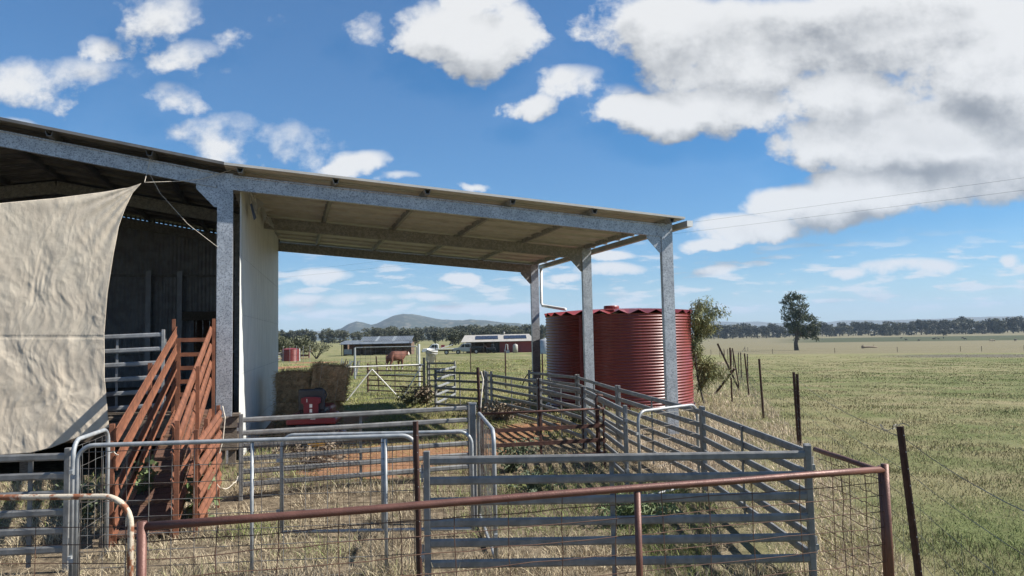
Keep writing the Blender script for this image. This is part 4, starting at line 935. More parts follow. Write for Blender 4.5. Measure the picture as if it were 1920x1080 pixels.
MB().add([(-6.3, .2, 2.46), (-3.2, .2, 2.46), (-3.2, 3.5, 2.7), (-6.3, 3.5, 2.7)], [(0, 1, 2, 3)]).build('low_roof', MT['blueroof'], t)
MB().add([(-3.2, 4.2, 3.35), (6.2, 4.2, 3.35), (6.2, 6, 2.4), (-3.2, 6, 2.4)], [(0, 1, 2, 3)]).build('rear_roof', MT['blueroof'], t)
t = thing('pipe_shelter', 'rusty pipe shelter standing at the right end of the brown stable', 'pipe frame', AT(776, 128))
MB().tube([(-.9, 0, 0), (-.9, 0, 2.3), (.5, 0, 2.2), (.5, 0, 0)], .05, 6).build('frame', MT['star'], t); MB().tube([(-.9, 1.2, 0), (-.9, 1.2, 2.3), (.5, 1.2, 2.2), (.5, 1.2, 0)], .05, 6).build('frame', MT['star'], t)

t = thing('farm_house', 'maroon farm building with a cream roof carrying solar panels and an open carport', 'farm building', AT(934, 130), -.02)
hw = 6.3
fr = [(-hw - .3, -3.4, 2.0), (hw + .2, -3.4, 2.05), (hw - .9, 0, 3.25), (-hw + .1, 0, 3.2)]
MB().add(fr, [(0, 1, 2, 3)]).build('roof', MT['cream'], t).modifiers.new('thick', 'SOLIDIFY').thickness = .08
MB().add([fr[3], fr[2], (hw + .2, 3.4, 2.05), (-hw - .3, 3.4, 2.0)], [(0, 1, 2, 3)]).build('roof', MT['cream'], t)
MB().add([(-hw - .3, -3.4, 1.96), (-hw + .1, 0, 3.14), (-hw - .3, 3.4, 1.96)], [(0, 1, 2)]).build('gable_end', MT['brownwall'], t)
sl = (3.22 - 2.03) / 3.4
for g0 in (-4.05, 1.0):
    for k in range(4):
        x = g0 + k * 1.0; m = MB()
        m.add([(x, -2.35, 2.03 + 1.05 * sl + .10), (x + .96, -2.35, 2.03 + 1.05 * sl + .10), (x + .96 - .12, -.75, 2.03 + 2.65 * sl + .10), (x - .12, -.75, 2.03 + 2.65 * sl + .10)], [(0, 1, 2, 3)])
        m.build('solar_panel', MT['solar'], t).modifiers.new('thick', 'SOLIDIFY').thickness = .05
building_box(t, (3.2, -2.4, 1.0), (6.0, .12, 2.0), 'wall', 'redwall'); building_box(t, (6.2, 0, 1.0), (.1, 5, 2.0), 'wall', 'redwall'); building_box(t, (0, 2.6, 1.0), (12.4, .12, 2.0), 'back_wall', 'brownwall'); building_box(t, (.1, 0, 1.0), (.1, 4.8, 2.0), 'wall', 'brownwall')
for x in (-6.2, -4.3, -2.6, -.9): building_box(t, (x, -3.2, 1.0), (.11, .11, 2.0), 'post', 'timber')
building_box(t, (-.6, -2.2, .9), (1.2, .1, 1.8), 'door', 'black'); building_box(t, (-1.7, -1.8, .9), (.7, .1, 1.75), 'door', 'darkwood')
MB().lathe([(0, 3.72), (.16, 3.66), (.2, 3.5), (.12, 3.2)], 10, (.9, 0, 0)).build('roof_vent', MT['cream'], t)
t = thing('poly_tank', 'small beige upright tank in front of the maroon wall', 'tank', AT(964, 121)); MB().lathe([(0, 1.5), (.3, 1.45), (.42, 1.3), (.42, .05), (0, .05)], 18).build('body', MT['cream'], t, smooth=True); MB().lathe([(.1, 1.5), (.12, 1.6), (0, 1.6)], 10).build('cap', MT['cream'], t)
t = thing('white_tank', 'white tank half hidden behind the rearmost lean-to column', 'tank', AT(1020, 110)); MB().lathe([(0, 2.3), (.5, 2.25), (1.1, 1.95), (1.12, 0)], 24).build('body', MT['tin'], t, smooth=True); MB().lathe([(0, 2.42), (.2, 2.4), (.22, 2.25)], 12).build('lid', MT['white'], t)
t = thing('pump_frame', 'white pipe stand beside the beige upright tank', 'pipe stand', AT(948, 121)); MB().tube([(-.4, 0, 0), (-.1, 0, 1.5), (.15, 0, 1.45), (.2, 0, 0)], .06, 6).build('frame', MT['white'], t); MB().box((.1, 0, .2), (.7, .4, .4)).build('pump', MT['tin'], t)
t = thing('machinery', 'dark farm machinery parked in the open bay of the maroon building', 'machinery', AT(918, 124))
building_box(t, (0, 0, .7), (1.6, .9, .5), 'body', 'black', .06); building_box(t, (.3, 0, 1.2), (.5, .7, .6), 'engine', 'black', .05); MB().tube([(-.5, -.3, .9), (-1.1, -.3, 1.4)], .04, 6).build('arm', MT['star'], t)
for x in (-.55, .55): MB().tube([(x, -.5, .36), (x, -.3, .36)], .36, 16).build('wheel', MT['rubber'], t)
# utes (side on, nose to the left)
def ute(label, loc, rz, paint, dual=False):
    t = thing('parked_ute', label, 'ute', loc, rz, 'utes parked at the far buildings'); w = .86
    body = [(-2.6, .5), (-2.62, .82), (-2.5, 1.0), (-1.55, 1.10), (-1.5, 1.10), (.45 if dual else -.05, 1.10), (.45 if dual else -.05, .42), (-1.1, .40), (-1.25, .62), (-1.75, .66), (-2.1, .55), (-2.25, .42)]
    MB().prism([(x, -w, z) for x, z in body], (0, 0, 0), (0, 2 * w, 0)).build('body', MT[paint], t, bevel=.05)
    xe = .42 if dual else -.1
    cab = [(-1.55, 1.09), (-.95, 1.72), (-.8, 1.77), (xe - .1, 1.77), (xe, 1.70), (xe, 1.09)]
    MB().prism([(x, -w + .08, z) for x, z in cab], (0, 0, 0), (0, 2 * w - .16, 0)).build('cab', MT[paint], t, bevel=.05)
    wins = [[(-1.3, 1.13), (-.9, 1.62), (-.62, 1.64), (-.62, 1.13)]] + ([[(-.5, 1.13), (-.5, 1.64), (xe - .15, 1.63), (xe - .1, 1.13)]] if dual else [[(-.56, 1.13), (-.56, 1.64), (xe - .12, 1.62), (xe - .1, 1.13)]])
    for q in wins: MB().prism([(x, -w + .07, z) for x, z in q], (0, -.01, 0), (0, .02, 0)).build('window', MT['glass'], t)
    MB().prism([(-1.62, -w + .16, 1.10), (-1.02, -w + .16, 1.72), (-1.02, w - .16, 1.72), (-1.62, w - .16, 1.10)], (-.03, 0, .03), (0, 0, 0)).build('windscreen', MT['glass'], t)
    x0 = .5 if dual else 0.0
    MB().box(((x0 + 2.5) / 2, 0, .92), (2.5 - x0, 1.84, .08)).build('tray', MT['whitepaint' if not dual else 'black'], t)
    if dual:
        for y in (-.92, .92): MB().box(((x0 + 2.5) / 2, y, 1.1), (2.5 - x0, .04, .32)).build('tray_side', MT['black'], t)
        MB().box((x0 + .03, 0, 1.3), (.05, 1.7, .9)).build('headboard', MT['black'], t)
    else:
        MB().box((x0 + .03, 0, 1.3), (.05, 1.7, .8)).build('headboard', MT['whitepaint'], t)
        MB().bar((.5, -.4, 1.05), (2.4, -.3, 1.62), .06, .1).build('load_beam', MT['white'], t); MB().box((.75, .2, 1.32), (.6, .6, .5)).build('red_box', MT['redwall'], t)
    MB().box(((x0 + 2.4) / 2, 0, .68), (2.3 - x0, .8, .2)).build('chassis', MT['black'], t)
    for x in (-1.68, 1.35):
        for y in (-.82, .82):
            wo = MB().tube([(x, y - .11, .36), (x, y + .11, .36)], .36, 20).build('wheel', MT['rubber'], t)
            MB().tube([(x, y - .125 * (1 if y < 0 else -1), .36), (x, y - .118 * (1 if y < 0 else -1), .36)], .2, 14).build('rim', MT['tin'], wo)
    for y in (-.62, .62): MB().box((-2.6, y, .82), (.05, .3, .16)).build('headlight', MT['glass'], t)
    MB().box((-2.66, 0, .52), (.1, 1.6, .2)).build('bull_bar', MT['black'], t)
ute('white flatbed ute with a red box and pale beam on its tray', AT(820, 119), .06, 'whitepaint')
ute('silver dual cab ute under the carport of the maroon building', AT(876, 122), .03, 'greypaint', True)
# small red tank and pens at the far left
t = thing('water_tank', 'small faded red tank standing by the dirt track far left', 'water tank', G(545, 677)); prof = [(1.05 + .02 * math.cos(2 * math.pi * i / 6), 1.5 * i / 72) for i in range(73)]
MB().lathe(prof, 40).build('shell', MT['tank_lid'], t, smooth=True); MB().lathe([(1.08, 1.5), (.6, 1.62), (0, 1.66)], 40).build('lid', MT['tank_lid'], t); MB().tube([(1.2, -.2, 0), (1.2, -.2, 1.6)], .05, 6).build('pipe', MT['white'], t)
panel('pale pen panel standing left of the small faded red tank', G(519, 680), G(528, 677), n=4, h=1.1, mt='panel_pale', group=None)
t = thing('mesh_pen', 'tall wire pen with slim poles around the small faded red tank', 'wire pen', G(535, 681)); 
for k in range(6): MB().tube([(k * .75 - 1.0, 0, 0), (k * .75 - 1.0, 0, 1.9)], .025, 5).build('pole', MT['tin'], t)
wires(t, -1.0, 2.75, .1, 1.7, .5, .4, .008, 'wire_rust')
for k, (px, py, hh, lab) in enumerate(((577, 662, 1.2, 'upper dark rusty feed trough on the grass near the dirt track'), (571, 671, 1.1, 'lower dark feed trough shelter by the small faded red tank'))):
    p = G(px, py); t = thing('feed_shelter', lab, 'feed trough', p); MB().box((0, 0, hh), (2.2 - k * .4, 1.2, .08)).build('roof', MT['brownwall'], t); MB().box((0, 0, .4), (1.9 - k * .3, .5, .3)).build('trough', MT['darkwood'], t)
    for x in (-.9, .9): MB().box((x * (1 - k * .18), 0, hh / 2), (.08, .6, hh)).build('leg', MT['darkwood'], t)
t = thing('gate_stack', 'dark stack of steel gates leaning left of the pale stayed post', 'gate stack', AT(649, 44))
for k in range(5):
    m = MB(); x = -.45 + k * .24
    m.bar((x, -.3 + k * .1, .02), (x + .1, .3, 1.05 - k * .04), .05, .05, up=(1, 0, 0)); m.bar((x + .12, -.35, .02), (x + .2, .3, .9), .05, .05, up=(1, 0, 0)); m.bar((x, 0, .5), (x + .25, .1, .62), .04, .04)
    m.build('leaning_gate', MT['star' if k % 2 else 'panel'], t)

# ------------------------------------------------------------------ animals
def cattle_mesh(name):
    me = bpy.data.meshes.new(name)
    V = [(-.80,0,1.12),(-.45,0,1.12),(0,0,1.06),(.42,0,1.10),(.68,0,1.16),(.92,0,1.28),(1.10,0,1.34),(1.26,0,1.24),(1.44,0,1.10)]
    r = [.24,.33,.37,.35,.29,.19,.17,.145,.10]; Ed = [(i, i + 1) for i in range(8)]
    def leg(root, pts, rr):
        prev = root
        for p, q in zip(pts, rr): V.append(p); r.append(q); Ed.append((prev, len(V) - 1)); prev = len(V) - 1
    for s in (-1, 1):
        leg(0, [(-.72, .19 * s, .92), (-.66, .21 * s, .70), (-.84, .21 * s, .48), (-.80, .21 * s, .12), (-.76, .21 * s, .03)], [.18, .125, .07, .05, .065])
        leg(3, [(.44, .18 * s, .82), (.46, .19 * s, .55), (.44, .19 * s, .42), (.46, .19 * s, .12), (.49, .19 * s, .03)], [.15, .085, .065, .05, .065])
        leg(6, [(1.08, .15 * s, 1.42), (1.05, .27 * s, 1.40)], [.05, .045])
    me.from_pydata(V, Ed, []); o = bpy.data.objects.new('cow_source', me); col.objects.link(o)
    sk = o.modifiers.new('skin', 'SKIN'); sk.use_smooth_shade = True
    for i, d in enumerate(me.skin_vertices[0].data): d.radius = (r[i], r[i] * (1.0 if i > 8 else 1.12)); d.use_root = (i == 2)
    ss = o.modifiers.new('sub', 'SUBSURF'); ss.levels = 2; ss.render_levels = 2
    dg = bpy.context.evaluated_depsgraph_get(); dg.update(); out_ = bpy.data.meshes.new_from_object(o.evaluated_get(dg)); bpy.data.objects.remove(o); out_.name = name
    return out_
def hereford(b, co, c, p):
    s = b.n('ShaderNodeSeparateXYZ', {0: b.v('ADD', co, b.v('MULTIPLY', b.noise(co, 3, 3).outputs['Color'], (.12, .12, .12)))})
    w = b.m('MAXIMUM', b.sm(s.outputs[0], 1.22, 1.28), b.sm(s.outputs[2], .30, .22)); return b.mix(w, c, (.62, .55, .48))
MT['hide'] = mat('red_brown_hide', (.13, .044, .024), (.095, .031, .018), .8, 0, 4, extra=hereford)
MT['blackhide'] = mat('black_hide', (.016, .015, .014), (.028, .025, .022), .7, 0, 4)
MT['creamhide'] = mat('cream_hide', (.42, .33, .24), (.36, .28, .2), .8, 0, 4)
cm = cattle_mesh('cow_body'); cm.materials.clear(); cm.materials.append(MT['hide'])
cp = AT(741, 51.5); t = thing('brown_cow', 'red brown cow with a white face standing behind the wire gate', 'cow', cp, R(54)); t.scale = (.92,) * 3
link('body', cm, t)
MB().tube([(-.98, 0, 1.22), (-1.08, 0, 1.05), (-1.07, 0, .55)], [.035, .028, .02], 6).build('tail', MT['hide'], t, smooth=True); MB().tube([(-1.07, 0, .56), (-1.07, .0, .30)], [.045, .03], 6).build('tail_switch', MT['creamhide'], t)
for s in (-1, 1): MB().lathe([(0, 0), (.022, .01), (.015, .03), (0, .035)], 8, (1.27, .12 * s, 1.28)).build('eye', MT['blackhide'], t)
cmb = cm.copy(); cmb.materials.clear(); cmb.materials.append(MT['blackhide']); cmc = cm.copy(); cmc.materials.clear(); cmc.materials.append(MT['creamhide'])
first = None
for k, (px, py) in enumerate(((1690, 635), (1699, 638.5), (1723, 640), (1751, 637.5), (1754, 636), (1760, 637), (1769, 635), (1805, 635.5), (1810, 637.5), (1904, 640))):
    p = G(px, py); o = link('black_cow', cmb, loc=p); o.rotation_euler.z = (0, 3.1, .3, 2.8, .2, 3.4, 1.2, .1, 2.9, .4)[k]; o.scale = (1.12,) * 3
    tag(o, 'tiny black cow grazing in the far paddock before the tree line', 'cow', 'black cattle in the far paddock')
for k, (px, py) in enumerate(((1858, 640.5), (1863, 640.8))):
    o = link('cream_cow', cmc, loc=G(px, py)); o.rotation_euler.z = .2 + k * 2.7; tag(o, 'tiny cream cow lying out right of the black cattle in the far paddock', 'cow', 'cream cattle in the far paddock')
# fallen log
p = G(1628, 653); t = thing('fallen_log', 'brown fallen log with a root lump lying in the dry paddock', 'fallen log', p)
MB().tube([(-1.9, 0, .35), (-1.2, .1, .45), (0, 0, .5), (1.2, -.1, .45), (2.2, 0, .4), (3.4, .1, .2)], [.4, .34, .3, .28, .25, .1], 8).build('trunk', MT['deadtwig'], t, smooth=True)
MB().tube([(-2.1, 0, 0), (-2.0, 0, .8), (-1.7, 0, 1.3)], [.35, .4, .12], 7).build('root_lump', MT['deadtwig'], t); MB().tube([(1.6, 0, .4), (2.1, 0, 1.3)], [.12, .04], 5).build('branch', MT['deadtwig'], t)
t = thing('strainer_post', 'pale strainer post with a slanting stay in the dry paddock', 'post', G(1397, 659)); MB().tube([(0, 0, 0), (0, 0, 1.5)], .11, 7).build('shaft', MT['deadtwig'], t); MB().tube([(-.9, 0, 0), (-.05, 0, 1.2)], .06, 6).build('stay', MT['deadtwig'], t); MB().tube([(.9, 0, 0), (.9, 0, 1.3)], .1, 6).build('shaft', MT['deadtwig'], t)

# ------------------------------------------------------------------ trees and plants
def leafcloud(name, mt, centers, per, spread, size, aspect=1.0, droop=0.0, seed=0):
    g_ = np.random.default_rng(seed); C_ = np.repeat(np.asarray(centers, float), per, axis=0); n = len(C_)
    P = C_ + g_.normal(0, 1, (n, 3)) * np.asarray(spread)
    d = g_.normal(0, 1, (n, 3)); d[:, 2] -= droop; d /= np.linalg.norm(d, axis=1)[:, None]
    e = np.cross(d, g_.normal(0, 1, (n, 3))); e /= np.linalg.norm(e, axis=1)[:, None]
    s = size * g_.uniform(.6, 1.35, n)[:, None]; L_ = d * s * aspect; w = e * s * .5
    vs = np.stack([P, P + L_ * .5 + w, P + L_, P + L_ * .5 - w], 1).reshape(-1, 3)
    me = bpy.data.meshes.new(name); me.vertices.add(4 * n); me.vertices.foreach_set('co', vs.ravel()); me.loops.add(4 * n); me.polygons.add(n)
    me.loops.foreach_set('vertex_index', np.arange(4 * n)); me.polygons.foreach_set('loop_start', np.arange(n) * 4); me.update(calc_edges=True); me.validate()
    me.materials.append(MT[mt]); return me
def lobes_points(lobes, n, seed, shell=.55):
    g_ = np.random.default_rng(seed); out_ = []
    vol = np.array([l[3] * l[4] * l[5] for l in lobes]) ** .8; pk = g_.choice(len(lobes), n, p=vol / vol.sum())
    for k in pk:
        l = lobes[k]; d = g_.normal(0, 1, 3); d /= np.linalg.norm(d); r = g_.uniform(shell, 1.0); out_.append((l[0] + d[0] * r * l[3], l[1] + d[1] * r * l[4], l[2] + d[2] * r * l[5]))
    return np.array(out_)
def trunk_mesh(h, r, lobes, seed, mt='bark'):
    rn = random.Random(seed); m = MB(); top = h
    path = [(0, 0, -.3), (rn.uniform(-.02, .02) * h, 0, h * .15), (rn.uniform(-.04, .04) * h, rn.uniform(-.03, .03) * h, h * .4), (rn.uniform(-.05, .05) * h, 0, h * .75)]
    m.tube(path, [r * 1.25, r, r * .75, r * .25], 7)
    for l in lobes[:7]:
        a = Vector(path[1]).lerp(Vector(path[2]), rn.uniform(.3, 1)); c = Vector(l[:3]); mid = a.lerp(c, .5) + Vector((0, 0, -.04 * h))
        m.tube([a, mid, c], [r * .5, r * .3, r * .1], 5)
    return m.mesh('trunk', MT[mt], True)
TV = []
for k in range(7):                                        # seven kinds of gum, about 20 m, copied into the tree lines
    rn = random.Random(40 + k); hh = 20.0; lobes = []
    nl = rn.randint(6, 9)
    for i in range(nl):
        a = rn.uniform(0, 6.28); z = rn.uniform(.42, .86) * hh; q = rn.uniform(.05, .26) * hh * (1.15 - abs(z / hh - .6))
        lobes.append((q * math.cos(a), q * math.sin(a), z, rn.uniform(.13, .22) * hh, rn.uniform(.13, .22) * hh, rn.uniform(.09, .17) * hh))
    for _ in range(3 if k % 3 != 2 else 1): lobes.append((rn.uniform(-4, 4), rn.uniform(-3, 3), hh * rn.uniform(.10, .30), 3.4, 3.4, 3.0))
    lobes.append((0, 0, hh * .6, 4.2, 4.2, 4.5))
    cs = lobes_points(lobes, 125, k, .4)
    me = leafcloud('crown', 'gum' if k % 3 else 'gum2', cs, 13, (.85, .85, .6), 1.1, 1.2, .3, k)
    TV.append((me, trunk_mesh(hh, .5, lobes, k)))
def tree_at(k, p, h, rz, label, group, name='gum_tree'):
    t = thing(name, label, 'tree', p, rz, group); s = h / 20; t.scale = (s * random.uniform(.95, 1.3), s * random.uniform(.95, 1.25), s)
    link('crown', TV[k][0], t); link('trunk', TV[k][1], t)
random.seed(21)
x = 1318
while x < 2010:                                           # right: the tree line beyond the paddock
    D = random.uniform(1060, 1240); hh = (np.interp(x, [1318, 1480, 1600, 1750, 1920, 2010], [21, 19.5, 20, 21, 23, 24]) + random.uniform(-4, 4.5)) * D / 1200
    tree_at(random.choice((0, 1, 3, 4, 6, 2, 5)), AT(x, D), hh * 1.08, random.uniform(0, 6), 'dark gum tree in the long tree line beyond the right hand paddock', 'gum trees beyond the right paddock')
    x += random.uniform(5, 12.5)
x = 1330
while x < 2000:
    D = random.uniform(1330, 1500); tree_at(random.randrange(7), AT(x, D), random.uniform(17, 23) * 1.2, random.uniform(0, 6), 'dark gum tree in the long tree line beyond the right hand paddock', 'gum trees beyond the right paddock'); x += random.uniform(15, 30)
x = 470
while x < 1030:                                           # left and centre: behind the far buildings
    D = random.uniform(560, 640); hh = np.interp(x, [470, 560, 640, 700, 850, 1030], [10.5, 11, 12.5, 11, 12, 12]) + random.uniform(-2.4, 2.2)
    tree_at(random.choice((0, 1, 2, 3, 4, 5, 6, 2, 5)) if x < 700 else random.choice((0, 1, 3, 4, 6)), AT(x, D), hh, random.uniform(0, 6), 'bushy gum tree in the tree line behind the far farm buildings', 'gum trees behind the farm buildings')
    x += random.uniform(7, 16)
x = 690
while x < 1260:
    D = random.uniform(780, 900); tree_at(random.choice((0, 1, 3, 4, 6)), AT(x, D), random.uniform(15, 18), random.uniform(0, 6), 'dark tree in the dense belt below the mountain', 'dark trees below the mountain'); x += random.uniform(8, 15)
for px, D, hh, k, lab in ((846, 250, 5.6, 2, 'round olive tree standing alone left of the cream roofed building'), (815, 330, 6.0, 5, 'thin tree alone on the slope above the white flatbed ute'), (777, 330, 5.4, 5, 'small tree on the slope above the right end of the brown stable'), (858, 300, 6.4, 2, 'pale tree just behind the round olive tree'), (905, 420, 8, 2, 'low spreading tree behind the cream roof'), (755, 420, 9, 2, 'leafy tree above the roof of the brown stable'), (1765, 900, 9, 2, 'small pale willow standing before the far right tree line')):
    t = thing('paddock_tree', lab, 'tree', AT(px, D), random.uniform(0, 6)); s = hh / 20; t.scale = (s * 1.5, s * 1.5, s); link('crown', TV[k][0], t); link('trunk', TV[k][1], t)
# the lone tree
S_ = 230 / 1350
lob = [(0, 0, 13.2, 4.3, 4.3, 5.6), (-.8, .3, 15.6, 2.7, 2.7, 3.2), (.6, -.4, 9.0, 4.2, 4, 4.4), (-1.6, 0, 10.6, 2.8, 2.8, 3.2), (1.8, 0, 12.4, 2.6, 2.6, 2.8), (4.9, 0, 8.6, 2.4, 2.2, 3.0), (6.2, .2, 6.8, 2.2, 2.0, 3.0), (4.0, -.3, 5.2, 2.6, 2.2, 2.2), (6.6, 0, 4.2, 1.7, 1.7, 1.3), (1.0, 0, 5.4, 2.8, 2.6, 2.0), (-1.4, 0, 7.0, 2.3, 2.3, 2.2), (.2, 0, 17.6, 1.6, 1.6, 1.7)]
t = thing('lone_tree', 'tall dark tree with a lower right lobe standing alone in the paddock', 'tree', AT(1489, 230))
cs = lobes_points(lob, 330, 77, .6); link('crown', leafcloud('crown', 'lone', cs, 22, (.40, .40, .30), .36, 1.4, .3, 5), t)
link('trunk', trunk_mesh(15, .62, lob, 8), t)
# far left bushes
def bush(label, p, h, w, mt, n=70, per=16, leaf=.16, seed=1, name='bush', cat='bush'):
    t = thing(name, label, cat, p); rn = random.Random(seed)
    lobes = [(rn.uniform(-.5, .5) * w, rn.uniform(-.4, .4) * w, h * rn.uniform(.45, .8), w * rn.uniform(.25, .45), w * rn.uniform(.25, .4), h * rn.uniform(.18, .3)) for _ in range(7)]
    link('foliage', leafcloud('foliage', mt, lobes_points(lobes, n, seed, .3), per, (leaf * 1.3,) * 3, leaf, 1.6, .2, seed), t)
    m = MB()
    for l in lobes: m.tube([(rn.uniform(-.1, .1), rn.uniform(-.1, .1), -.05), (l[0] * .5, l[1] * .5, h * .3), l[:3]], [.03 * h, .02 * h, .006 * h], 5)
    m.build('stems', MT['bark'], t)
bush('olive bush at the far left behind the small faded red tank', AT(535, 105), 3.6, 6.5, 'shrub', 200, 40, .15, 3)
bush('thin open bush between the feed troughs and the hay', G(593, 673), 2.3, 2.6, 'shrub', 60, 22, .10, 4)
bush('pale green bush at far left by the white wall edge', AT(510, 100), 3.2, 5, 'shrub', 160, 36, .15, 6)
# wattle by the tank
random.seed(5)
wp = V2(5.95, 22.6); t = thing('wattle_shrub', 'thin drooping yellow green wattle leaning against the right side of the red tank', 'shrub', (wp.x, wp.y, tz(wp.x, wp.y)))
m = MB(); cs = []
for k in range(20):
    a = random.uniform(-2.4, 1.6); L_ = random.uniform(.35, 1.15); h0 = random.uniform(.25, 2.5); hh = h0 + random.uniform(.2, .75)
    x0 = -.25 + h0 * .02; pts = [(x0, 0, h0), (x0 + L_ * .5 * math.cos(a), L_ * .5 * math.sin(a), hh), (x0 + L_ * math.cos(a), L_ * math.sin(a), hh + random.uniform(-.25, .25))]
    m.tube(pts, [.012, .008, .003], 4)
    for f in np.linspace(.25, 1, 10):
        q = Vector(pts[0]).lerp(Vector(pts[1]), min(1, f * 2)) if f < .5 else Vector(pts[1]).lerp(Vector(pts[2]), (f - .5) * 2); cs.append(tuple(q))
m.tube([(-.05, 0, 0), (-.22, 0, .8), (-.28, 0, 1.7), (-.2, .02, 2.9)], [.035, .028, .02, .006], 6)
for k in range(12): cs.append((-.2 + random.uniform(-.1, .1), random.uniform(-.1, .1), random.uniform(2.2, 3.05)))
m.build('branches', MT['bark'], t); link('foliage', leafcloud('foliage', 'wattle', cs, 34, (.085, .085, .10), .023, 6, 1.3, 4), t)
def weed(label, p, h, ns, leaf, mt, spread=.25, per=9, seed=0, name='leafy_weed', cat='weed', group=None, asp=1.3, droop=.0):
    rn = random.Random(seed); t = thing(name, label, cat, p, 0, group); m = MB(); cs = []
    for k in range(ns):
        a = rn.uniform(0, 6.28); q = rn.uniform(.1, 1) * spread; hh = h * rn.uniform(.5, 1); e = Vector((q * math.cos(a), q * math.sin(a), hh)); mid = Vector((e.x * .4, e.y * .4, hh * .5))
        m.tube([(rn.uniform(-.03, .03), rn.uniform(-.03, .03), 0), mid, e], [.006, .005, .002], 4)
        for f in np.linspace(.15, 1, 7): cs.append(tuple(mid.lerp(e, f * 2 - 1) if f > .5 else Vector((0, 0, 0)).lerp(mid, f * 2)))
    m.build('stems', MT['deadtwig' if mt == 'deadtwig' else mt], t); link('leaves', leafcloud('leaves', mt, cs, per, (leaf * .8,) * 3, leaf, asp, droop, seed), t)
    return t
weed('leafy green weed growing through the left side of the ramp foot', G(262, 975), .72, 7, .055, 'weed', .20, 5, 1)
weed('tall green weed climbing between the ramp and its wing panel', G(372, 975), .82, 4, .065, 'weed', .10, 5, 2, asp=2)
weed('grey green weed clump under the brown rusted gate', G(955, 885), .48, 16, .035, 'greyweed', .55, 12, 3)
weed('grey green weed clump left of the ramp foot behind the open gate', G(150, 985), .5, 12, .045, 'greyweed', .5, 8, 4)
weed('low grey green weeds behind the middle of the front panel', G(1000, 925), .3, 14, .03, 'greyweed', .7, 10, 5)
weed('slender dry weed standing before the red tank', G(1214, 764), 1.15, 7, .04, 'shrub', .22, 9, 6)
weed('dry bramble bush at the far end of the yards below the bucket', AT(790, 24), .62, 24, .04, 'deadtwig', .85, 8, 7, 'dry_bush', 'dry bush', asp=3)
weed('dark green bush beside the dry bramble at the yard end', AT(768, 23.6), .38, 14, .045, 'shrub', .6, 8, 8, 'green_bush', 'bush')
weed('dry thistle patch in the race left of the inner panels', AT(935, 19), .45, 22, .04, 'deadtwig', .9, 8, 9, 'dry_weed', 'weed', asp=3)
weed('dry twiggy weed at the foot of the long panel by the mower', G(600, 875), .4, 22, .035, 'deadtwig', .8, 6, 10, 'dry_weed', 'weed', asp=4)
weed('bright green weed in front of the middle stay of the front panel', G(1190, 985), .26, 26, .022, 'weed', .5, 10, 11, asp=5)
weed('grey weeds tangled along the outer panels below the tank', AT(1075, 17.6), .5, 20, .04, 'greyweed', .9, 8, 12)

# ------------------------------------------------------------------ grass
def vnoise(x, y, s, seed):
    g_ = np.random.default_rng(seed); T = g_.random((257, 257)); X = x * s + 97.3; Y = y * s + 41.7; xi = np.floor(X).astype(int); yi = np.floor(Y).astype(int); fx = X - xi; fy = Y - yi
    fx = fx * fx * (3 - 2 * fx); fy = fy * fy * (3 - 2 * fy); a = T[xi % 257, yi % 257]; b_ = T[(xi + 1) % 257, yi % 257]; c = T[xi % 257, (yi + 1) % 257]; d = T[(xi + 1) % 257, (yi + 1) % 257]
    return (a * (1 - fx) + b_ * fx) * (1 - fy) + (c * (1 - fx) + d * fx) * fy
def blades(name, x, y, h, w, lean, colr, label=None):
    n = len(x); z = terr(x, y) - .01; a = rng.uniform(0, 2 * np.pi, n); ld = a + rng.normal(0, 1.2, n)
    cx, cy = np.cos(a) * w * .5, np.sin(a) * w * .5; lx, ly = np.cos(ld) * lean * h, np.sin(ld) * lean * h
    up = h * np.sqrt(np.clip(1 - (lean * .8) ** 2, .05, 1))
    V = np.empty((n, 5, 3)); V[:, 0] = np.stack([x - cx, y - cy, z], 1); V[:, 1] = np.stack([x + cx, y + cy, z], 1)
    mx, my, mz = x + lx * .38, y + ly * .38, z + up * .6
    V[:, 2] = np.stack([mx - cx * .75, my - cy * .75, mz], 1); V[:, 3] = np.stack([mx + cx * .75, my + cy * .75, mz], 1); V[:, 4] = np.stack([x + lx, y + ly, z + up], 1)
    me = bpy.data.meshes.new(name); me.vertices.add(5 * n); me.vertices.foreach_set('co', V.ravel())
    bs = np.arange(n)[:, None] * 5; li = np.concatenate([bs + np.array([[0, 1, 3, 2]]), bs + np.array([[2, 3, 4]])], 1)
    me.loops.add(7 * n); me.loops.foreach_set('vertex_index', li.ravel().astype(np.int32)); me.polygons.add(2 * n)
    ls = np.stack([np.arange(n) * 7, np.arange(n) * 7 + 4], 1).ravel(); me.polygons.foreach_set('loop_start', ls.astype(np.int32))
    me.update(calc_edges=True)
    ca = me.color_attributes.new('Col', 'FLOAT_COLOR', 'POINT'); C_ = np.ones((n, 5, 4)); C_[:, :, :3] = colr[:, None, :]; ca.data.foreach_set('color', C_.ravel().astype(np.float32))
    me.materials.append(MT['grass']); o = link(name, me, kind='stuff'); return o
N = 620000
yy_ = np.exp(rng.uniform(math.log(5.2), math.log(75), N)); az = rng.uniform(-.80, .90, N); xx_ = az * yy_
fence = 3.28 + .272 * (yy_ - 6)
lx = (xx_ - SO.x) * EX.x + (yy_ - SO.y) * EX.y; ly = (xx_ - SO.x) * EY.x + (yy_ - SO.y) * EY.y
inshed = (lx < XP + .3) & (ly > -.45)
keep = ~inshed & (np.hypot(xx_ - TC.x, yy_ - TC.y) > TR + .1) & ((soil_mask(xx_, yy_) < .05) | (rng.random(N) < .07))
n_big = vnoise(xx_, yy_, .35, 1); n_mid = vnoise(xx_, yy_, 1.1, 2); n_sm = vnoise(xx_, yy_, 3.2, 3)
field = xx_ > fence + .1
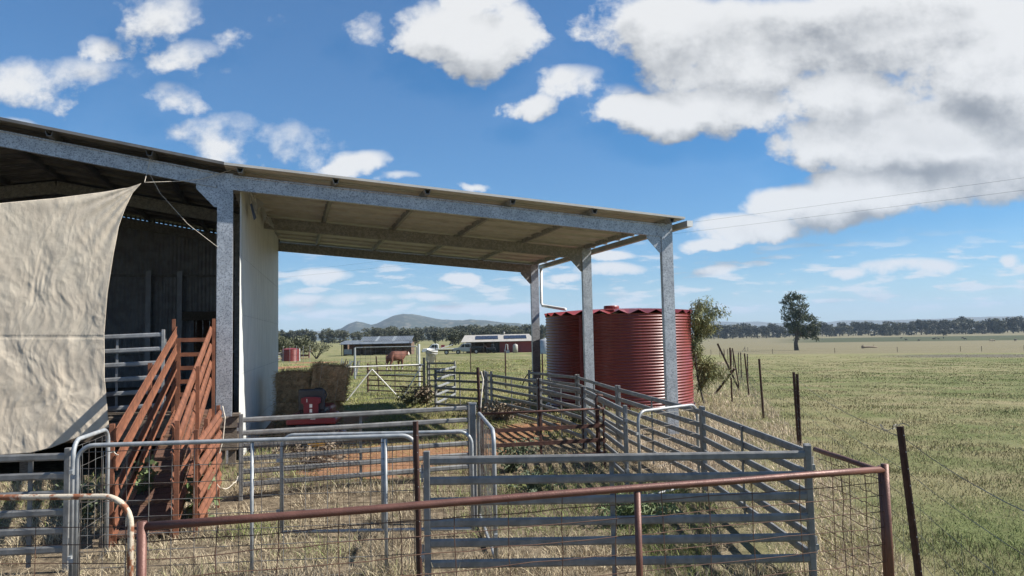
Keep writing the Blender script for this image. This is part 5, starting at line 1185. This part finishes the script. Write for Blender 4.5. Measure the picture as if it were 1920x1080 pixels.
outer = 2.55 - np.clip(yy_ - 10, 0, 30) * .13
strip = ~field & (xx_ > outer) & ((az > .11) | (yy_ < 18.5))
yardz = ~field & ~strip & (yy_ < 15.5)
lawn = ~field & ~strip & ~yardz
keep &= ~(yardz & (n_sm * .6 + n_mid * .4 < .33)) & ~(field & (n_sm * .6 + n_mid * .4 < .34))
dist = np.hypot(xx_, yy_)
h = np.where(field, rng.uniform(.015, .05, N) * (.7 + 1.1 * n_sm), np.where(strip, rng.uniform(.05, .20, N) * (.4 + n_mid), np.where(yardz, rng.uniform(.04, .20, N) * (.25 + 1.5 * n_sm ** 1.5), rng.uniform(.03, .12, N) * (.6 + n_mid))))
h = np.where(strip & (dist > 14), h * 1.3, h); keep &= ~strip | (rng.random(N) < .75)
def cmix(a, b_, t): t = np.clip(t, 0, 1)[:, None]; return np.asarray(a) * (1 - t) + np.asarray(b_) * t
gf = sstep(.34, .58, n_big * .55 + n_mid * .45 + rng.normal(0, .07, N))
cf = cmix((.18, .225, .078), (.40, .34, .19), 1 - gf + .12)
cy_ = cmix((.52, .435, .295), (.20, .25, .075), sstep(.34, .55, n_big * .5 + n_mid * .5 + rng.normal(0, .08, N))); dead = rng.random(N) < .38; cy_[dead] = cmix((.16, .12, .08), (.32, .255, .175), rng.random(dead.sum()))
cs_ = cmix((.62, .50, .36), (.27, .30, .11), sstep(.45, .7, n_big * .6 + n_mid * .4 + rng.normal(0, .1, N)) * .8); dead = rng.random(N) < .25; cs_[dead] = cmix((.34, .26, .19), (.46, .36, .27), rng.random(dead.sum()))
cl_ = cmix((.25, .28, .08), (.42, .36, .17), sstep(.5, .72, n_mid * .6 + n_sm * .4 + rng.normal(0, .08, N)))
c = np.where(field[:, None], cf, np.where(strip[:, None], cs_, np.where(yardz[:, None], cy_, cl_))) * rng.uniform(.55, 1.3, (N, 1))
w = .0021 * (1 + dist / 6.0) * np.where(field | lawn, 1.2, 1.0) * rng.uniform(.6, 1.5, N)
lean = np.where(rng.random(N) < np.where(yardz, .62, .45), rng.uniform(.9, 1.25, N), rng.uniform(.15, 1.0, N))
lean = np.where(field, lean, lean)
for nm, sel in (('paddock_grass', field), ('dry_long_grass', strip), ('yard_grass', yardz), ('green_grass', lawn)):
    s = keep & sel; o = blades(nm, xx_[s], yy_[s], h[s], w[s], np.clip(lean[s], 0, 1.24), c[s])
# taller dead stalks through the yards
N2 = 26000; y2 = np.exp(rng.uniform(math.log(5.4), math.log(17), N2)); x2 = rng.uniform(-.75, .42, N2) * y2; l2x = (x2 - SO.x) * EX.x + (y2 - SO.y) * EX.y; l2y = (x2 - SO.x) * EY.x + (y2 - SO.y) * EY.y
k2 = ~((l2x < XP + .3) & (l2y > -.45)) & (soil_mask(x2, y2) < 0) & (x2 < 3.0 + .272 * (y2 - 6)) & (vnoise(x2, y2, .9, 8) > .42)
c2 = cmix((.52, .44, .32), (.22, .17, .12), rng.random(N2)); blades('dead_stalks', x2[k2], y2[k2], rng.uniform(.18, .5, N2)[k2], np.full(N2, .0036)[k2] * (1 + y2[k2] / 14), rng.uniform(.3, 1.15, N2)[k2], c2[k2])
# rank tufts scattered over the paddock
N3 = 60000; y3 = np.exp(rng.uniform(math.log(6), math.log(120), N3)); x3 = y3 * rng.uniform(.2, .9, N3); x3 += rng.normal(0, .06, N3) ; k3 = (x3 > 3.5 + .272 * (y3 - 6)) & (vnoise(x3, y3, 1.1, 12) * .6 + vnoise(x3, y3, .25, 13) * .4 > .56)
c3 = cmix((.10, .095, .045), (.22, .18, .095), rng.random(N3)); blades('paddock_tufts', x3[k3], y3[k3], rng.uniform(.04, .11, N3)[k3], .003 * (1 + y3[k3] / 6), rng.uniform(.2, 1, N3)[k3], c3[k3])
# low broad leaved weeds and clover through the yards and the paddock
N5 = 5200; y5 = np.exp(rng.uniform(math.log(5.5), math.log(34), N5)); x5 = rng.uniform(-.75, .9, N5) * y5; l5x = (x5 - SO.x) * EX.x + (y5 - SO.y) * EX.y; l5y = (x5 - SO.x) * EY.x + (y5 - SO.y) * EY.y
k5 = ~((l5x < XP + .3) & (l5y > -.45)) & (soil_mask(x5, y5) < 0) & (vnoise(x5, y5, .5, 31) * .6 + vnoise(x5, y5, 1.6, 32) * .4 > .5) & (np.hypot(x5 - TC.x, y5 - TC.y) > TR + .2)
c5 = np.stack([x5[k5], y5[k5], terr(x5[k5], y5[k5]) + .03], 1); near5 = c5[:, 1] < 12
for nm, cc5, mt5, lf in (('ground_weeds', c5[near5], 'weed', .028), ('paddock_weeds', c5[~near5], 'greyweed', .05)):
    link(nm, leafcloud(nm, mt5, cc5, 26, (.09, .09, .018), lf, 1.7, -.2, 51), kind='stuff')
# spilled straw on the soil beside the mower
N4 = 9000; s0 = G(740, 830); x4 = s0.x + rng.normal(0, 1.5, N4); y4 = s0.y + rng.normal(0, .9, N4); blades('spilled_straw', x4, y4, rng.uniform(.03, .14, N4), np.full(N4, .008), np.full(N4, 1.2), cmix((.52, .40, .16), (.36, .27, .12), rng.random(N4)))

# ------------------------------------------------------------------ air
m = MB().box((0, 1000, 250), (29000, 29000, 530)); hz = m.build('haze', None, kind='stuff')
hm = bpy.data.materials.new('haze_air'); hm.use_nodes = True; ht = hm.node_tree; ht.nodes.clear()
vb = NB(ht); vol = vb.n('ShaderNodeVolumePrincipled', {'Color': (.62, .79, 1.0, 1), 'Density': 8e-5, 'Anisotropy': 0.0}); vb.n('ShaderNodeOutputMaterial', {1: vol.outputs[0]})
hz.data.materials.append(hm)
